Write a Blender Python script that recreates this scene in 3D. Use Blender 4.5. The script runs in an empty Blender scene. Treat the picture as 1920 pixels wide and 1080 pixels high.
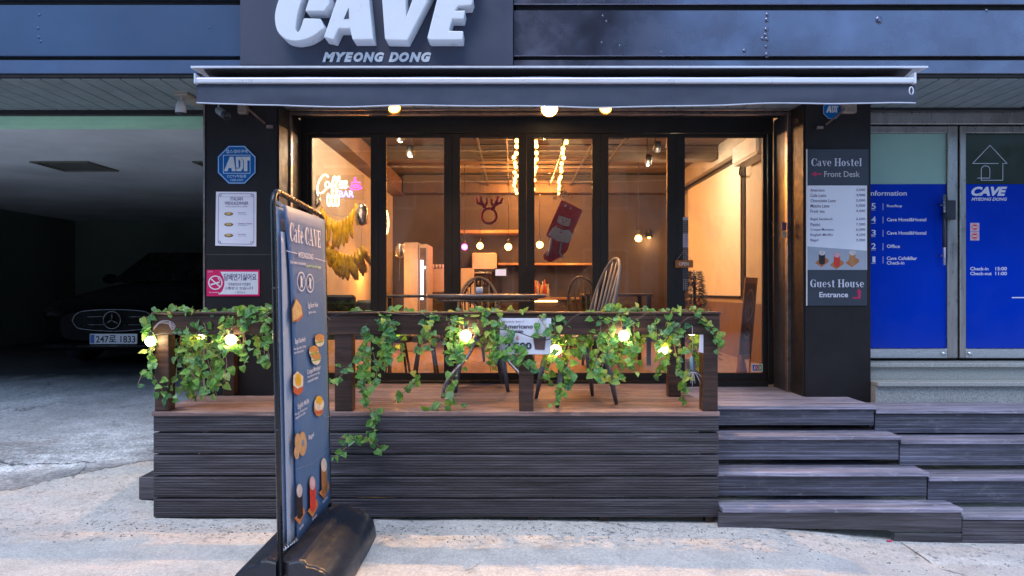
import bpy, math, random
from math import radians, sin, cos, pi
from mathutils import Vector, Matrix, noise as mnoise
random.seed(7)
SC = bpy.context.scene
COL = SC.collection
# ------------------------------------------------------------------ camera, world, sun, exposure
F = 1280.0; EYE = 1.42; HOR = 545.0
cd = bpy.data.cameras.new('camera'); cam = bpy.data.objects.new('camera', cd); COL.objects.link(cam)
cd.lens = 24.0; cd.sensor_width = 36.0; cd.shift_y = (HOR - 540) / 1920.0
cd.clip_start = 0.05; cd.clip_end = 500
cam.location = (0, 0, EYE); cam.rotation_euler = (radians(90), 0, 0)
SC.camera = cam
SUN_EL, SUN_AZ = 60.0, 200.0        # azimuth measured clockwise from +Y: behind the camera, to the left
W = bpy.data.worlds.new("World"); SC.world = W; W.use_nodes = True
nt = W.node_tree; nt.nodes.clear()
sky = nt.nodes.new('ShaderNodeTexSky'); sky.sky_type = 'NISHITA'; sky.sun_disc = False
sky.sun_elevation = radians(SUN_EL); sky.sun_rotation = radians(SUN_AZ)
sky.air_density = 1.4; sky.dust_density = 0.6; sky.ozone_density = 8.0
bg = nt.nodes.new('ShaderNodeBackground'); bg.inputs['Strength'].default_value = 0.130
wo = nt.nodes.new('ShaderNodeOutputWorld')
nt.links.new(sky.outputs[0], bg.inputs[0]); nt.links.new(bg.outputs[0], wo.inputs[0])
sl = bpy.data.lights.new('sun', 'SUN'); sun = bpy.data.objects.new('sun', sl); COL.objects.link(sun)
sl.energy = 0.9; sl.angle = radians(40); sl.color = (1.0, 0.96, 0.93)
d = Vector((sin(radians(SUN_AZ)) * cos(radians(SUN_EL)), cos(radians(SUN_AZ)) * cos(radians(SUN_EL)), sin(radians(SUN_EL))))
sun.rotation_euler = d.to_track_quat('Z', 'Y').to_euler()
SC.view_settings.view_transform = 'Standard'; SC.view_settings.look = 'None'
SC.view_settings.exposure = 1.18; SC.view_settings.gamma = 1.0
SC.view_settings.use_curve_mapping = False
SC.render.engine = 'CYCLES'
SC.cycles.max_bounces = 8; SC.cycles.transparent_max_bounces = 24
SC.cycles.sample_clamp_indirect = 4.0; SC.cycles.use_denoising = True
SC.cycles.caustics_reflective = False; SC.cycles.caustics_refractive = False

# ------------------------------------------------------------------ helpers
def PX(px, Y): return (px - 960.0) * Y / F
def PZ(py, Y): return EYE - (py - HOR) * Y / F

class MB:
    def __init__(s): s.v = []; s.f = []; s.sm = []
    def add(s, vs, fs, smooth=False):
        b = len(s.v); s.v += [tuple(p) for p in vs]
        for f in fs: s.f.append([i + b for i in f]); s.sm.append(smooth)
        return s
    def box(s, x0, x1, y0, y1, z0, z1):
        vs = [(x, y, z) for z in (z0, z1) for y in (y0, y1) for x in (x0, x1)]
        return s.add(vs, [(0, 2, 3, 1), (4, 5, 7, 6), (0, 1, 5, 4), (2, 6, 7, 3), (0, 4, 6, 2), (1, 3, 7, 5)])
    def prism(s, poly, a0, a1, axis='y', smooth=False):
        n = len(poly)
        def mk(p, a):
            if axis == 'y': return (p[0], a, p[1])
            if axis == 'x': return (a, p[0], p[1])
            return (p[0], p[1], a)
        vs = [mk(p, a0) for p in poly] + [mk(p, a1) for p in poly]
        b = len(s.v); s.v += vs
        s.f.append([b + i for i in range(n)]); s.sm.append(False)
        s.f.append([b + n + i for i in reversed(range(n))]); s.sm.append(False)
        for i in range(n):
            j = (i + 1) % n
            s.f.append([b + i, b + n + i, b + n + j, b + j]); s.sm.append(smooth)
        return s
    def tube(s, pts, r, n=8, closed=False, cap=True):
        pts = [Vector(p) for p in pts]; m = len(pts)
        rs = r if isinstance(r, (list, tuple)) else [r] * m
        up = None; rings = []
        for i, p in enumerate(pts):
            if closed: t = pts[(i + 1) % m] - pts[i - 1]
            else: t = pts[min(i + 1, m - 1)] - pts[max(i - 1, 0)]
            if t.length < 1e-9: t = Vector((0, 0, 1))
            t.normalize()
            if up is None:
                up = Vector((0, 0, 1)) if abs(t.z) < .9 else Vector((1, 0, 0))
            a = t.cross(up)
            if a.length < 1e-6: a = t.cross(Vector((1, .3, .1)))
            a.normalize(); up = a.cross(t); 
            rings.append([p + (a * cos(2 * pi * k / n) + up * sin(2 * pi * k / n)) * rs[i] for k in range(n)])
        vs = [v for rg in rings for v in rg]; fs = []
        for i in range(m if closed else m - 1):
            for k in range(n):
                a0 = i * n + k; a1 = i * n + (k + 1) % n; j = (i + 1) % m
                fs.append((a0, a1, j * n + (k + 1) % n, j * n + k))
        s.add(vs, fs, True)
        if cap and not closed:
            b = len(s.v) - m * n
            s.f.append([b + k for k in reversed(range(n))]); s.sm.append(False)
            s.f.append([b + (m - 1) * n + k for k in range(n)]); s.sm.append(False)
        return s
    def lathe(s, prof, c=(0, 0, 0), n=16, mat=None, smooth=True):
        vs = []; fs = []; m = len(prof)
        for (r, z) in prof:
            for k in range(n):
                p = Vector((r * cos(2 * pi * k / n), r * sin(2 * pi * k / n), z))
                if mat: p = mat @ p
                vs.append(p + Vector(c))
        for i in range(m - 1):
            for k in range(n):
                k2 = (k + 1) % n
                fs.append((i * n + k, i * n + k2, (i + 1) * n + k2, (i + 1) * n + k))
        return s.add(vs, fs, smooth)
    def ball(s, c, r, n=12, sc=(1, 1, 1)):
        m = n // 2 + 1; vs = []; fs = []
        for i in range(m):
            th = pi * i / (m - 1)
            for k in range(n):
                vs.append((c[0] + r * sc[0] * sin(th) * cos(2 * pi * k / n), c[1] + r * sc[1] * sin(th) * sin(2 * pi * k / n), c[2] + r * sc[2] * cos(th)))
        for i in range(m - 1):
            for k in range(n):
                k2 = (k + 1) % n
                fs.append((i * n + k, (i + 1) * n + k, (i + 1) * n + k2, i * n + k2))
        return s.add(vs, fs, True)

def wloc(o):
    l = Vector((0, 0, 0))
    while o is not None: l += o.location; o = o.parent
    return l
def link(name, me, parent=None):
    o = bpy.data.objects.new(name, me); COL.objects.link(o)
    if parent: o.parent = parent
    return o
def build(name, mb, m, parent=None, bevel=0, seg=1):
    off = wloc(parent)
    me = bpy.data.meshes.new(name)
    me.from_pydata([(v[0] - off.x, v[1] - off.y, v[2] - off.z) for v in mb.v], [], mb.f)
    me.polygons.foreach_set('use_smooth', mb.sm); me.update()
    me.materials.append(m)
    o = link(name, me, parent)
    if bevel:
        b = o.modifiers.new('bevel', 'BEVEL'); b.width = bevel; b.segments = seg; b.limit_method = 'ANGLE'; b.angle_limit = radians(40)
    return o
def tag(o, label, cat, group=None):
    o['label'] = label; o['category'] = cat
    if group: o['group'] = group
    return o
def struct(o, kind='structure'): o['kind'] = kind; return o
def thing(name, label, cat, loc=(0, 0, 0), group=None):
    o = bpy.data.objects.new(name, None); COL.objects.link(o); o.location = loc; o.empty_display_size = .1
    return tag(o, label, cat, group)
def copy_tree(o, parent=None):
    c = o.copy(); COL.objects.link(c)
    if parent: c.parent = parent
    for ch in list(o.children): copy_tree(ch, c)
    return c
def bx(name, x0, x1, y0, y1, z0, z1, m, parent=None, bevel=0):
    return build(name, MB().box(x0, x1, y0, y1, z0, z1), m, parent, bevel)

# text and flat print; 'plane' maps (px, py, lift) of a picture-like frame to a point on the sign
def facade(Y): return lambda px, py, n=0.0: (PX(px, Y), Y - n, PZ(py, Y))
def text_mb(body, box, plane, off=0.0, shear=0.0, lift=.002, depth=0.0, space=1.0, flip=False):
    c = bpy.data.curves.new('t', 'FONT'); c.body = body; c.offset = off; c.shear = shear; c.resolution_u = 3
    c.space_character = space; c.align_x = 'LEFT'
    if depth: c.extrude = .5
    o = bpy.data.objects.new('t', c); me = bpy.data.meshes.new_from_object(o)
    xs = [v.co.x for v in me.vertices]; ys = [v.co.y for v in me.vertices]
    x0, x1, y0, y1 = min(xs), max(xs), min(ys), max(ys)
    mb = MB()
    for v in me.vertices:
        u = (v.co.x - x0) / max(1e-6, x1 - x0); w = (v.co.y - y0) / max(1e-6, y1 - y0)
        mb.v.append(plane(box[0] + u * (box[2] - box[0]), box[3] + w * (box[1] - box[3]), lift + (v.co.z * depth if depth else 0)))
    for p in me.polygons: mb.f.append(list(p.vertices)); mb.sm.append(False)
    bpy.data.objects.remove(o); bpy.data.curves.remove(c); bpy.data.meshes.remove(me)
    return mb
def text(body, box, plane, m, parent, off=0.0, shear=0.0, lift=.002, depth=0.0, name='lettering', space=1.0):
    return build(name, text_mb(body, box, plane, off, shear, lift, depth, space), m, parent)
def poly_mb(mb, pts, plane, lift=.002):
    b = len(mb.v); mb.v += [plane(x, y, lift) for x, y in pts]
    mb.f.append([b + i for i in range(len(pts))]); mb.sm.append(False); return mb
def rectp(x0, y0, x1, y1): return [(x0, y1), (x1, y1), (x1, y0), (x0, y0)]
def ell(cx, cy, rx, ry, n=20, a0=0, a1=360):
    return [(cx + rx * cos(radians(a0 + (a1 - a0) * k / n)), cy - ry * sin(radians(a0 + (a1 - a0) * k / n))) for k in range(n if a1 - a0 == 360 else n + 1)]
def ring_mb(mb, cx, cy, rx, ry, w, plane, lift, n=24, a0=0, a1=360, wy=None):
    wy = w if wy is None else wy
    for k in range(n):
        t0 = radians(a0 + (a1 - a0) * k / n); t1 = radians(a0 + (a1 - a0) * (k + 1) / n)
        poly_mb(mb, [(cx + rx * cos(t0), cy - ry * sin(t0)), (cx + rx * cos(t1), cy - ry * sin(t1)),
                     (cx + (rx - w) * cos(t1), cy - (ry - wy) * sin(t1)), (cx + (rx - w) * cos(t0), cy - (ry - wy) * sin(t0))], plane, lift)
    return mb
def line_mb(mb, pts, w, plane, lift):
    for (x0, y0), (x1, y1) in zip(pts[:-1], pts[1:]):
        dx, dy = x1 - x0, y1 - y0; L = math.hypot(dx, dy) or 1; nx, ny = -dy / L * w / 2, dx / L * w / 2
        poly_mb(mb, [(x0 + nx, y0 + ny), (x1 + nx, y1 + ny), (x1 - nx, y1 - ny), (x0 - nx, y0 - ny)], plane, lift)
        lift += .00005
    return mb
def shape(name, pts, plane, m, parent, lift=.002): return build(name, poly_mb(MB(), pts, plane, lift), m, parent)

# display serif letters (thick stems, hairline serifs), each glyph in a unit-high box
def _serif(ch):
    """returns (width, list of polygons); y up, cap height 1, x-height .68"""
    P = []; R = lambda x0, y0, x1, y1: P.append([(x0, y0), (x1, y0), (x1, y1), (x0, y1)])
    h = .06
    def bowl(cx, cy, rx, ry, tl=.2, tr=.2, a0=0, a1=360, n=18):
        for k in range(n):
            t0 = radians(a0 + (a1 - a0) * k / n); t1 = radians(a0 + (a1 - a0) * (k + 1) / n)
            q = []
            for t, inner in ((t0, 0), (t1, 0), (t1, 1), (t0, 1)):
                th = tl if cos(t) < 0 else tr
                q.append((cx + (rx - (th if inner else 0)) * cos(t), cy + (ry - (.045 if inner else 0)) * sin(t)))
            P.append(q)
    def stem(x, y0, y1, w=.2, s=.09, top=True, bot=True, sl=True, sr=True):
        R(x, y0, x + w, y1)
        if bot: R(x - (s if sl else 0), y0, x + w + (s if sr else 0), y0 + h)
        if top: R(x - (s if sl else 0), y1 - h, x + w + (s if sr else 0), y1)
    w = .7
    if ch == 'C': bowl(.42, .5, .42, .5, .24, .1, 42, 318); R(.74, .62, .8, .98); R(.76, .05, .8, .36); w = .84
    elif ch == 'G': bowl(.42, .5, .42, .5, .24, .1, 42, 300); R(.74, .62, .8, .98); stem(.6, .02, .48, .2, .08, True, False); w = .92
    elif ch == 'H': stem(.08, 0, 1); stem(.66, 0, 1); R(.28, .47, .66, .53); w = .98
    elif ch == 'A':
        P.append([(.42, 1), (.56, 1), (.95, 0), (.68, 0)]); P.append([(.42, 1), (.46, .98), (.15, 0), (.09, 0)]); R(.2, .28, .7, .34); R(0, 0, .28, h); R(.6, 0, 1.03, h); w = 1.05
    elif ch == 'V':
        P.append([(.05, 1), (.32, 1), (.58, 0), (.46, 0)]); P.append([(.84, 1), (.9, 1), (.58, 0), (.52, 0)]); R(0, 1 - h, .42, 1); R(.72, 1 - h, 1.0, 1); w = 1.0
    elif ch == 'E': stem(.08, 0, 1, .2, .08, True, True, True, False); R(.28, 0, .74, h); R(.28, 1 - h, .72, 1); R(.28, .47, .56, .53); R(.69, 0, .75, .3); R(.67, .7, .73, 1); R(.52, .36, .57, .64); w = .82
    elif ch == 'a': bowl(.24, .2, .24, .21, .16, .05); stem(.36, 0, .55, .17, .05, False, True, False, True); bowl(.3, .5, .23, .19, .1, .17, 0, 170); w = .66
    elif ch == 'f': stem(.14, 0, .85, .19, .07, False, True); bowl(.36, .82, .22, .18, .19, .1, 50, 180); R(.02, .62, .5, .68); w = .56
    elif ch == 'e': bowl(.3, .34, .3, .35, .19, .14, 0, 320); R(.16, .34, .54, .39); w = .66
    elif ch == 'v': P.append([(.05, .68), (.27, .68), (.42, 0), (.33, 0)]); P.append([(.56, .68), (.62, .68), (.42, 0), (.37, 0)]); R(0, .63, .34, .68); R(.48, .63, .7, .68); w = .7
    elif ch == 'o': bowl(.31, .34, .31, .35, .2, .2); w = .68
    elif ch == 's': bowl(.25, .5, .22, .19, .12, .12, 40, 230); bowl(.27, .19, .23, .19, .12, .12, -150, 70); P.append([(.08, .42), (.2, .52), (.46, .26), (.34, .16)]); w = .58
    elif ch == 't': stem(.13, .04, .9, .18, .05, False, False); R(.02, .62, .44, .68); bowl(.33, .14, .2, .15, .18, .06, 180, 330); w = .52
    elif ch == 'l': stem(.08, 0, 1, .19, .07); w = .42
    elif ch == 'u': stem(.06, .1, .68, .19, .06, True, False, True, False); bowl(.3, .17, .24, .17, .16, .05, 180, 300); stem(.44, 0, .68, .19, .06, True, True, True, True); w = .78
    elif ch == ' ': w = .32
    return w, P
def serif_mb(body, box, plane, lift=.002):
    x = 0; allp = []
    for ch in body:
        w, P = _serif(ch)
        for q in P: allp.append([(x + a, b) for a, b in q])
        x += w + .05
    mb = MB(); sx = (box[2] - box[0]) / x; sy = (box[3] - box[1])
    for i, q in enumerate(allp):
        poly_mb(mb, [(box[0] + a * sx, box[3] - b * sy) for a, b in q], plane, lift + (i % 7) * .00012)
    return mb
def serif(body, box, plane, m, parent, lift=.002): return build('lettering', serif_mb(body, box, plane, lift), m, parent)

# ------------------------------------------------------------------ materials
def _n(nt, t, **kw):
    n = nt.nodes.new(t)
    for k, v in kw.items(): setattr(n, k, v)
    return n
def _coords(nt, rand, stretch):
    tc = _n(nt, 'ShaderNodeTexCoord'); mp = _n(nt, 'ShaderNodeMapping'); mp.inputs['Scale'].default_value = stretch
    if rand:
        oi = _n(nt, 'ShaderNodeObjectInfo'); mu = _n(nt, 'ShaderNodeMath', operation='MULTIPLY'); mu.inputs[1].default_value = 53.0
        nt.links.new(oi.outputs['Random'], mu.inputs[0]); va = _n(nt, 'ShaderNodeVectorMath', operation='ADD')
        nt.links.new(tc.outputs['Object'], va.inputs[0]); nt.links.new(mu.outputs[0], va.inputs[1]); nt.links.new(va.outputs[0], mp.inputs['Vector'])
    else: nt.links.new(tc.outputs['Object'], mp.inputs['Vector'])
    return mp.outputs[0]
def _noise(nt, vec, scale, detail=4, rough=.55, dist=0.0):
    n = _n(nt, 'ShaderNodeTexNoise'); n.inputs['Scale'].default_value = scale; n.inputs['Detail'].default_value = detail
    n.inputs['Roughness'].default_value = rough; n.inputs['Distortion'].default_value = dist
    nt.links.new(vec, n.inputs['Vector']); return n.outputs['Fac']
def _ramp(nt, fac, stops):
    r = _n(nt, 'ShaderNodeValToRGB'); e = r.color_ramp.elements
    while len(e) < len(stops): e.new(.5)
    for i, (p, c) in enumerate(stops):
        e[i].position = p; e[i].color = (c[0], c[1], c[2], 1) if isinstance(c, (tuple, list)) else (c, c, c, 1)
    nt.links.new(fac, r.inputs[0]); return r.outputs[0]
def _mix(nt, f, a, b, blend='MIX'):
    m = _n(nt, 'ShaderNodeMix', data_type='RGBA', blend_type=blend)
    for i, s in ((0, f), (6, a), (7, b)):
        if isinstance(s, (int, float)): m.inputs[i].default_value = s
        elif isinstance(s, (tuple, list)): m.inputs[i].default_value = (s[0], s[1], s[2], 1)
        else: nt.links.new(s, m.inputs[i])
    return m.outputs[2]
def _bump(nt, h, strength, dist=.01, prev=None):
    b = _n(nt, 'ShaderNodeBump'); b.inputs['Strength'].default_value = strength; b.inputs['Distance'].default_value = dist
    nt.links.new(h, b.inputs['Height'])
    if prev: nt.links.new(prev, b.inputs['Normal'])
    return b.outputs[0]
MATS = {}
def mat(name, col, rough=.6, metal=0.0, var=.12, scale=6.0, bump=0.0, bscale=80.0, stretch=(1, 1, 1), rand=False, coat=0.0, rvar=.1, spec=.5, sheen=0, trans=0):
    if name in MATS: return MATS[name]
    m = bpy.data.materials.new(name); m.use_nodes = True; nt = m.node_tree; b = nt.nodes['Principled BSDF']
    v = _coords(nt, rand, stretch); n1 = _noise(nt, v, scale, 5, .6)
    c1 = tuple(min(1, x * (1 - var)) for x in col); c2 = tuple(min(1, x * (1 + var)) for x in col)
    nt.links.new(_ramp(nt, n1, [(.3, c1), (.7, c2)]), b.inputs['Base Color'])
    n2 = _noise(nt, v, scale * 2.7, 4, .6)
    nt.links.new(_ramp(nt, n2, [(.3, max(0.02, rough - rvar)), (.7, min(1, rough + rvar))]), b.inputs['Roughness'])
    b.inputs['Metallic'].default_value = metal; b.inputs['Coat Weight'].default_value = coat
    b.inputs['Specular IOR Level'].default_value = spec
    if bump: nt.links.new(_bump(nt, _noise(nt, v, bscale, 4), bump), b.inputs['Normal'])
    MATS[name] = m; return m
def wood(name, dark, light, rough=.55, gscale=1.0, bump=.5, wear=None):
    m = bpy.data.materials.new(name); m.use_nodes = True; nt = m.node_tree; b = nt.nodes['Principled BSDF']
    v = _coords(nt, True, (1.0 * gscale, 24 * gscale, 24 * gscale)); v2 = _coords(nt, True, (.7, 3.0, 3.0))
    for l_ in nt.nodes:
        if l_.type == 'MAPPING': l_.inputs['Rotation'].default_value = (0, .035, 0)
    band_ = _noise(nt, _coords(nt, True, (.30, 11, 11)), 2.4, 5, .6, 1.1)
    g = _noise(nt, v, 2.2, 8, .65, .6); lo = _noise(nt, v2, 2.0, 4, .6)
    fine = _noise(nt, _coords(nt, True, (4, 110, 110)), 2.0, 3, .6)
    c = _ramp(nt, g, [(.28, dark), (.5, tuple((a + b_) / 2 for a, b_ in zip(dark, light))), (.74, light)])
    c = _mix(nt, 1.0, c, _ramp(nt, band_, [(.36, .60), (.5, 1.0), (.64, 1.38)]), 'MULTIPLY')
    oi = _n(nt, 'ShaderNodeObjectInfo'); tone = _ramp(nt, oi.outputs['Random'], [(0, .78), (1, 1.22)])
    c = _mix(nt, 1.0, c, tone, 'MULTIPLY')
    c = _mix(nt, 1.0, c, _ramp(nt, lo, [(.3, .7), (.7, 1.25)]), 'MULTIPLY')
    c = _mix(nt, .5, c, _ramp(nt, fine, [(.35, .6), (.65, 1.3)]), 'MULTIPLY')
    if wear:
        w = _noise(nt, _coords(nt, True, (3, 6, 6)), 3.5, 7, .7)
        c = _mix(nt, _ramp(nt, w, [(.56, 0.0), (.72, .7)]), c, wear)
    nt.links.new(c, b.inputs['Base Color'])
    nt.links.new(_ramp(nt, lo, [(.3, rough - .12), (.7, rough + .15)]), b.inputs['Roughness'])
    nt.links.new(_bump(nt, fine, bump * .5, .004, _bump(nt, g, bump, .006)), b.inputs['Normal'])
    MATS[name] = m; return m
def glow(name, col, strength):
    m = bpy.data.materials.new(name); m.use_nodes = True; b = m.node_tree.nodes['Principled BSDF']
    b.inputs['Base Color'].default_value = (*col, 1); b.inputs['Emission Color'].default_value = (*col, 1); b.inputs['Emission Strength'].default_value = strength
    MATS[name] = m; return m
def glassmat(name, tint=(1, 1, 1), rough=.02, smudge_haze=.04, boost=1.0):
    m = bpy.data.materials.new(name); m.use_nodes = True; nt = m.node_tree; nt.nodes.clear()
    out = _n(nt, 'ShaderNodeOutputMaterial'); tr = _n(nt, 'ShaderNodeBsdfTransparent'); tr.inputs[0].default_value = (*tint, 1)
    gl = _n(nt, 'ShaderNodeBsdfGlossy'); gl.inputs['Roughness'].default_value = rough
    df = _n(nt, 'ShaderNodeBsdfDiffuse'); df.inputs[0].default_value = (.7, .7, .75, 1)
    fr = _n(nt, 'ShaderNodeFresnel'); fr.inputs[0].default_value = 1.5
    ml = _n(nt, 'ShaderNodeMath', operation='MULTIPLY'); ml.inputs[1].default_value = boost; nt.links.new(fr.outputs[0], ml.inputs[0])
    m1 = _n(nt, 'ShaderNodeMixShader'); nt.links.new(ml.outputs[0], m1.inputs[0]); nt.links.new(tr.outputs[0], m1.inputs[1]); nt.links.new(gl.outputs[0], m1.inputs[2])
    m2 = _n(nt, 'ShaderNodeMixShader'); v = _coords(nt, True, (1, 1, .5))
    nt.links.new(_ramp(nt, _noise(nt, v, 3.0, 6, .65, .8), [(.45, 0.0), (.75, smudge_haze)]), m2.inputs[0])  # pale diffuse veil: smudges plus painted-in reflection haze
    nt.links.new(m1.outputs[0], m2.inputs[1]); nt.links.new(df.outputs[0], m2.inputs[2]); nt.links.new(m2.outputs[0], out.inputs[0])
    MATS[name] = m; return m

M_facade = mat('dark_coated_metal', (.17, .175, .235), .26, .85, .24, 1.1, .10, 2.0, rvar=.14)
M_facade_l = mat('blue_grey_coated_metal', (.050, .090, .170), .42, .35, .12, 1.5, .04, 2.0, rvar=.08)
M_band = mat('blue_grey_trim_metal', (.075, .12, .22), .4, .35, .12, 2)
M_sign = mat('sign_box_paint', (.065, .075, .115), .45, .2, .08, 1.2)
M_groove = mat('black_recess', (.008, .008, .010), .7)
M_pillar = mat('black_pillar_panel', (.017, .015, .017), .55, 0, .25, 3, .03, 20, spec=.25)
M_frame = mat('black_powder_coat', (.008, .008, .009), .50, 0, .2, 8, .02, 200)
M_strip = mat('worn_steel_channel', (.30, .25, .23), .35, .9, .3, 14, .05, 60)
M_slat = mat('painted_soffit_slat', (.20, .25, .26), .5, 0, .15, 5, .03, 60, rand=True)
M_green = mat('pale_green_paint', (.46, .80, .55), .7, 0, .1, 3)
M_garage = mat('dirty_white_plaster', (.60, .63, .63), .85, 0, .18, 1.2, .1, 8)
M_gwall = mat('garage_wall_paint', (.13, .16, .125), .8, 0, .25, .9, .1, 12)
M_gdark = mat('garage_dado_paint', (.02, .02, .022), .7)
M_white = mat('white_acrylic_letter', (.78, .82, .88), .35, 0, .03, 4)
M_print_w = mat('white_print', (.80, .80, .80), .5, 0, .02)
M_print_k = mat('black_print', (.02, .02, .03), .5, 0, .02)
M_alu = mat('brushed_aluminium', (.62, .64, .66), .3, .9, .08, 5, .02, 60, stretch=(1, 1, 12))
M_steel = mat('brushed_steel_frame', (.42, .40, .39), .33, .85, .18, 3, .03, 80, stretch=(6, 6, .8))
M_fascia_wood = wood('dark_stained_decking', (.028, .026, .032), (.128, .118, .142), .45)
M_deck_wood = wood('reddish_brown_decking', (.12, .070, .066), (.31, .21, .195), .42, wear=(.42, .31, .29))
M_grey_wood = wood('grey_weathered_decking', (.13, .125, .17), (.34, .33, .43), .42, wear=(.50, .50, .60))
M_riser_wood = wood('dark_grey_riser_board', (.035, .036, .050), (.135, .145, .205), .45, wear=(.20, .20, .25))
M_post_wood = wood('dark_brown_post', (.024, .011, .008), (.085, .042, .030), .4)
M_granite = mat('speckled_granite', (.33, .35, .34), .6, 0, .45, 120, .08, 150, rvar=.15)
M_rubber = mat('black_plastic', (.022, .026, .038), .34, 0, .25, 5, .04, 120)
M_glass = glassmat('clear_window_glass', (.96, .95, .94), smudge_haze=.13, boost=1.5)  # veil raised to stand in for hazy street reflections
# ------------------------------------------------------------------ ground (one sheet)
def sstep(a, b, x):
    t = max(0.0, min(1.0, (x - a) / (b - a))); return t * t * (3 - 2 * t)
def gz(x, y, fine=True):
    z = -0.012 * (x + 2.2) if x > -2.2 else 0.0
    z -= .078 * sstep(1.5, 2.5, x) * sstep(3.0, 3.9, y)
    z = max(z, -.16)
    z += sstep(-2.05, -2.5, x) * (.155 * max(0, min(y, 7.9) - 4.25))
    if fine and abs(x) < 12:
        z += .010 * mnoise.noise(Vector((x * 1.3, y * 1.3, 0))) + .005 * mnoise.noise(Vector((x * 5, y * 5, 3))) + .0025 * mnoise.noise(Vector((x * 17, y * 17, 8)))
        e = y - (4.62 + .62 * (x + 3.6)) + .10 * mnoise.noise(Vector((x * 4, y * 4, 5)))
        if x < -2.0: z -= .014 * sstep(-.02, .03, e)
    return z
xs = [-120, -60, -30, -16, -11, -9, -7.5, -6.5, -5.7, -5.2] + [-5 + .04 * i for i in range(226)] + [4.3, 4.8, 5.6, 7, 9, 12, 20, 50, 120]
ys = [-120, -50, -20, -8, -3, -1, .2, 1, 1.6, 2.0] + [2.2 + .035 * i for i in range(160)] + [8, 8.6, 9.5, 11, 13, 16, 20, 40, 120]
g = MB(); g.v = [(x, y, gz(x, y)) for y in ys for x in xs]; nx = len(xs)
for j in range(len(ys) - 1):
    for i in range(nx - 1):
        g.f.append([j * nx + i, j * nx + i + 1, (j + 1) * nx + i + 1, (j + 1) * nx + i]); g.sm.append(True)
def ground_material():
    m = bpy.data.materials.new('patched_concrete_and_asphalt'); m.use_nodes = True; nt = m.node_tree; b = nt.nodes['Principled BSDF']
    v = _coords(nt, False, (1, 1, 1)); sep = _n(nt, 'ShaderNodeSeparateXYZ'); nt.links.new(v, sep.inputs[0])
    def M(op, a, b_):
        q = _n(nt, 'ShaderNodeMath', operation=op)
        for i, s in enumerate((a, b_)):
            if isinstance(s, (int, float)): q.inputs[i].default_value = s
            else: nt.links.new(s, q.inputs[i])
        return q.outputs[0]
    big = _noise(nt, v, .9, 6, .62, .4); mid = _noise(nt, v, 4.5, 7, .65, .5); fine = _noise(nt, v, 60, 5, .7); grit = _noise(nt, v, 230, 3, .6)
    conc = _ramp(nt, mid, [(.25, (.46, .455, .445)), (.5, (.61, .60, .58)), (.75, (.71, .69, .655))])
    # faint warm patches, stronger towards the left
    warm = _ramp(nt, _noise(nt, _coords(nt, False, (.55, 1.2, 1)), 1.25, 5, .55, .6), [(.52, 0.0), (.66, .75)])
    warm = M('MULTIPLY', warm, _ramp(nt, M('MULTIPLY', M('ADD', sep.outputs[0], 4.0), .2), [(.40, 1.0), (.70, .22)]))
    conc = _mix(nt, warm, conc, (.78, .63, .545))
    asp = _ramp(nt, _noise(nt, v, 7, 8, .7), [(.25, (.42, .43, .45)), (.5, (.62, .635, .66)), (.75, (.85, .85, .86))])
    asp2 = _ramp(nt, _noise(nt, _coords(nt, False, (.6, 1.3, 1)), 1.3, 5, .6, .3), [(.40, .75), (.6, 1.65)])
    asp = _mix(nt, 1.0, asp, asp2, 'MULTIPLY')
    asp = _mix(nt, .9, asp, _ramp(nt, _noise(nt, v, 34, 6, .8), [(.36, .45), (.60, 1.35)]), 'MULTIPLY')
    # asphalt lies beyond a slanting joint on the left
    e = M('SUBTRACT', sep.outputs[1], M('ADD', M('MULTIPLY', M('ADD', sep.outputs[0], 3.6), .62), 4.62))
    e = M('ADD', e, M('MULTIPLY', M('SUBTRACT', _noise(nt, v, 5.0, 6, .7), .5), .38))
    ma = _ramp(nt, e, [(.0, 0.0), (.035, 1.0)])
    asp = _mix(nt, _ramp(nt, e, [(.0, .62), (.45, .0)]), asp, (.16, .155, .16))
    asp = _mix(nt, _ramp(nt, _noise(nt, _coords(nt, False, (1, 2, 1)), 2.1, 4, .6), [(.56, .0), (.68, .45)]), asp, (.27, .19, .16))
    left = _ramp(nt, M('MULTIPLY', sep.outputs[0], -.2), [(.40, 0.0), (.42, 1.0)])
    ma = M('MULTIPLY', ma, left)
    far = _ramp(nt, M('ADD', sep.outputs[1], M('MULTIPLY', mid, .5)), [(0, 0.0), (1, 1.0)])
    lit_entry = M('MULTIPLY', ma, _ramp(nt, M('MULTIPLY', M('ADD', sep.outputs[1], M('MULTIPLY', mid, .6)), .1), [(.575, 0.0), (.62, 1.0)]))  # paler ground colour at the garage entrance, painted to offset the soffit's shade
    c = _mix(nt, ma, conc, asp); c = _mix(nt, M('MULTIPLY', lit_entry, .55), c, (.72, .73, .76))
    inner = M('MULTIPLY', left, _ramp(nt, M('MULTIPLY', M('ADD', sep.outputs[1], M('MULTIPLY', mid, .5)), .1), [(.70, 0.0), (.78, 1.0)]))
    c = _mix(nt, inner, c, (.035, .037, .04))  # near-black painted onto the garage floor to stand in for deep shade
    c = _mix(nt, .8, c, _ramp(nt, fine, [(.3, .68), (.7, 1.28)]), 'MULTIPLY')
    c = _mix(nt, .6, c, _ramp(nt, grit, [(.35, .6), (.62, 1.25)]), 'MULTIPLY')
    # rough exposed aggregate in front of the boards
    agz = M('MULTIPLY', _ramp(nt, sep.outputs[1], [(0, 0), (1, 1)]), 1.0)
    band = M('MULTIPLY', _ramp(nt, M('SUBTRACT', sep.outputs[1], 3.35), [(.45, 0.0), (.60, 1.0)]), _ramp(nt, M('SUBTRACT', sep.outputs[1], 3.35), [(.90, 1.0), (1.0, 0.6)]))
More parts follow.
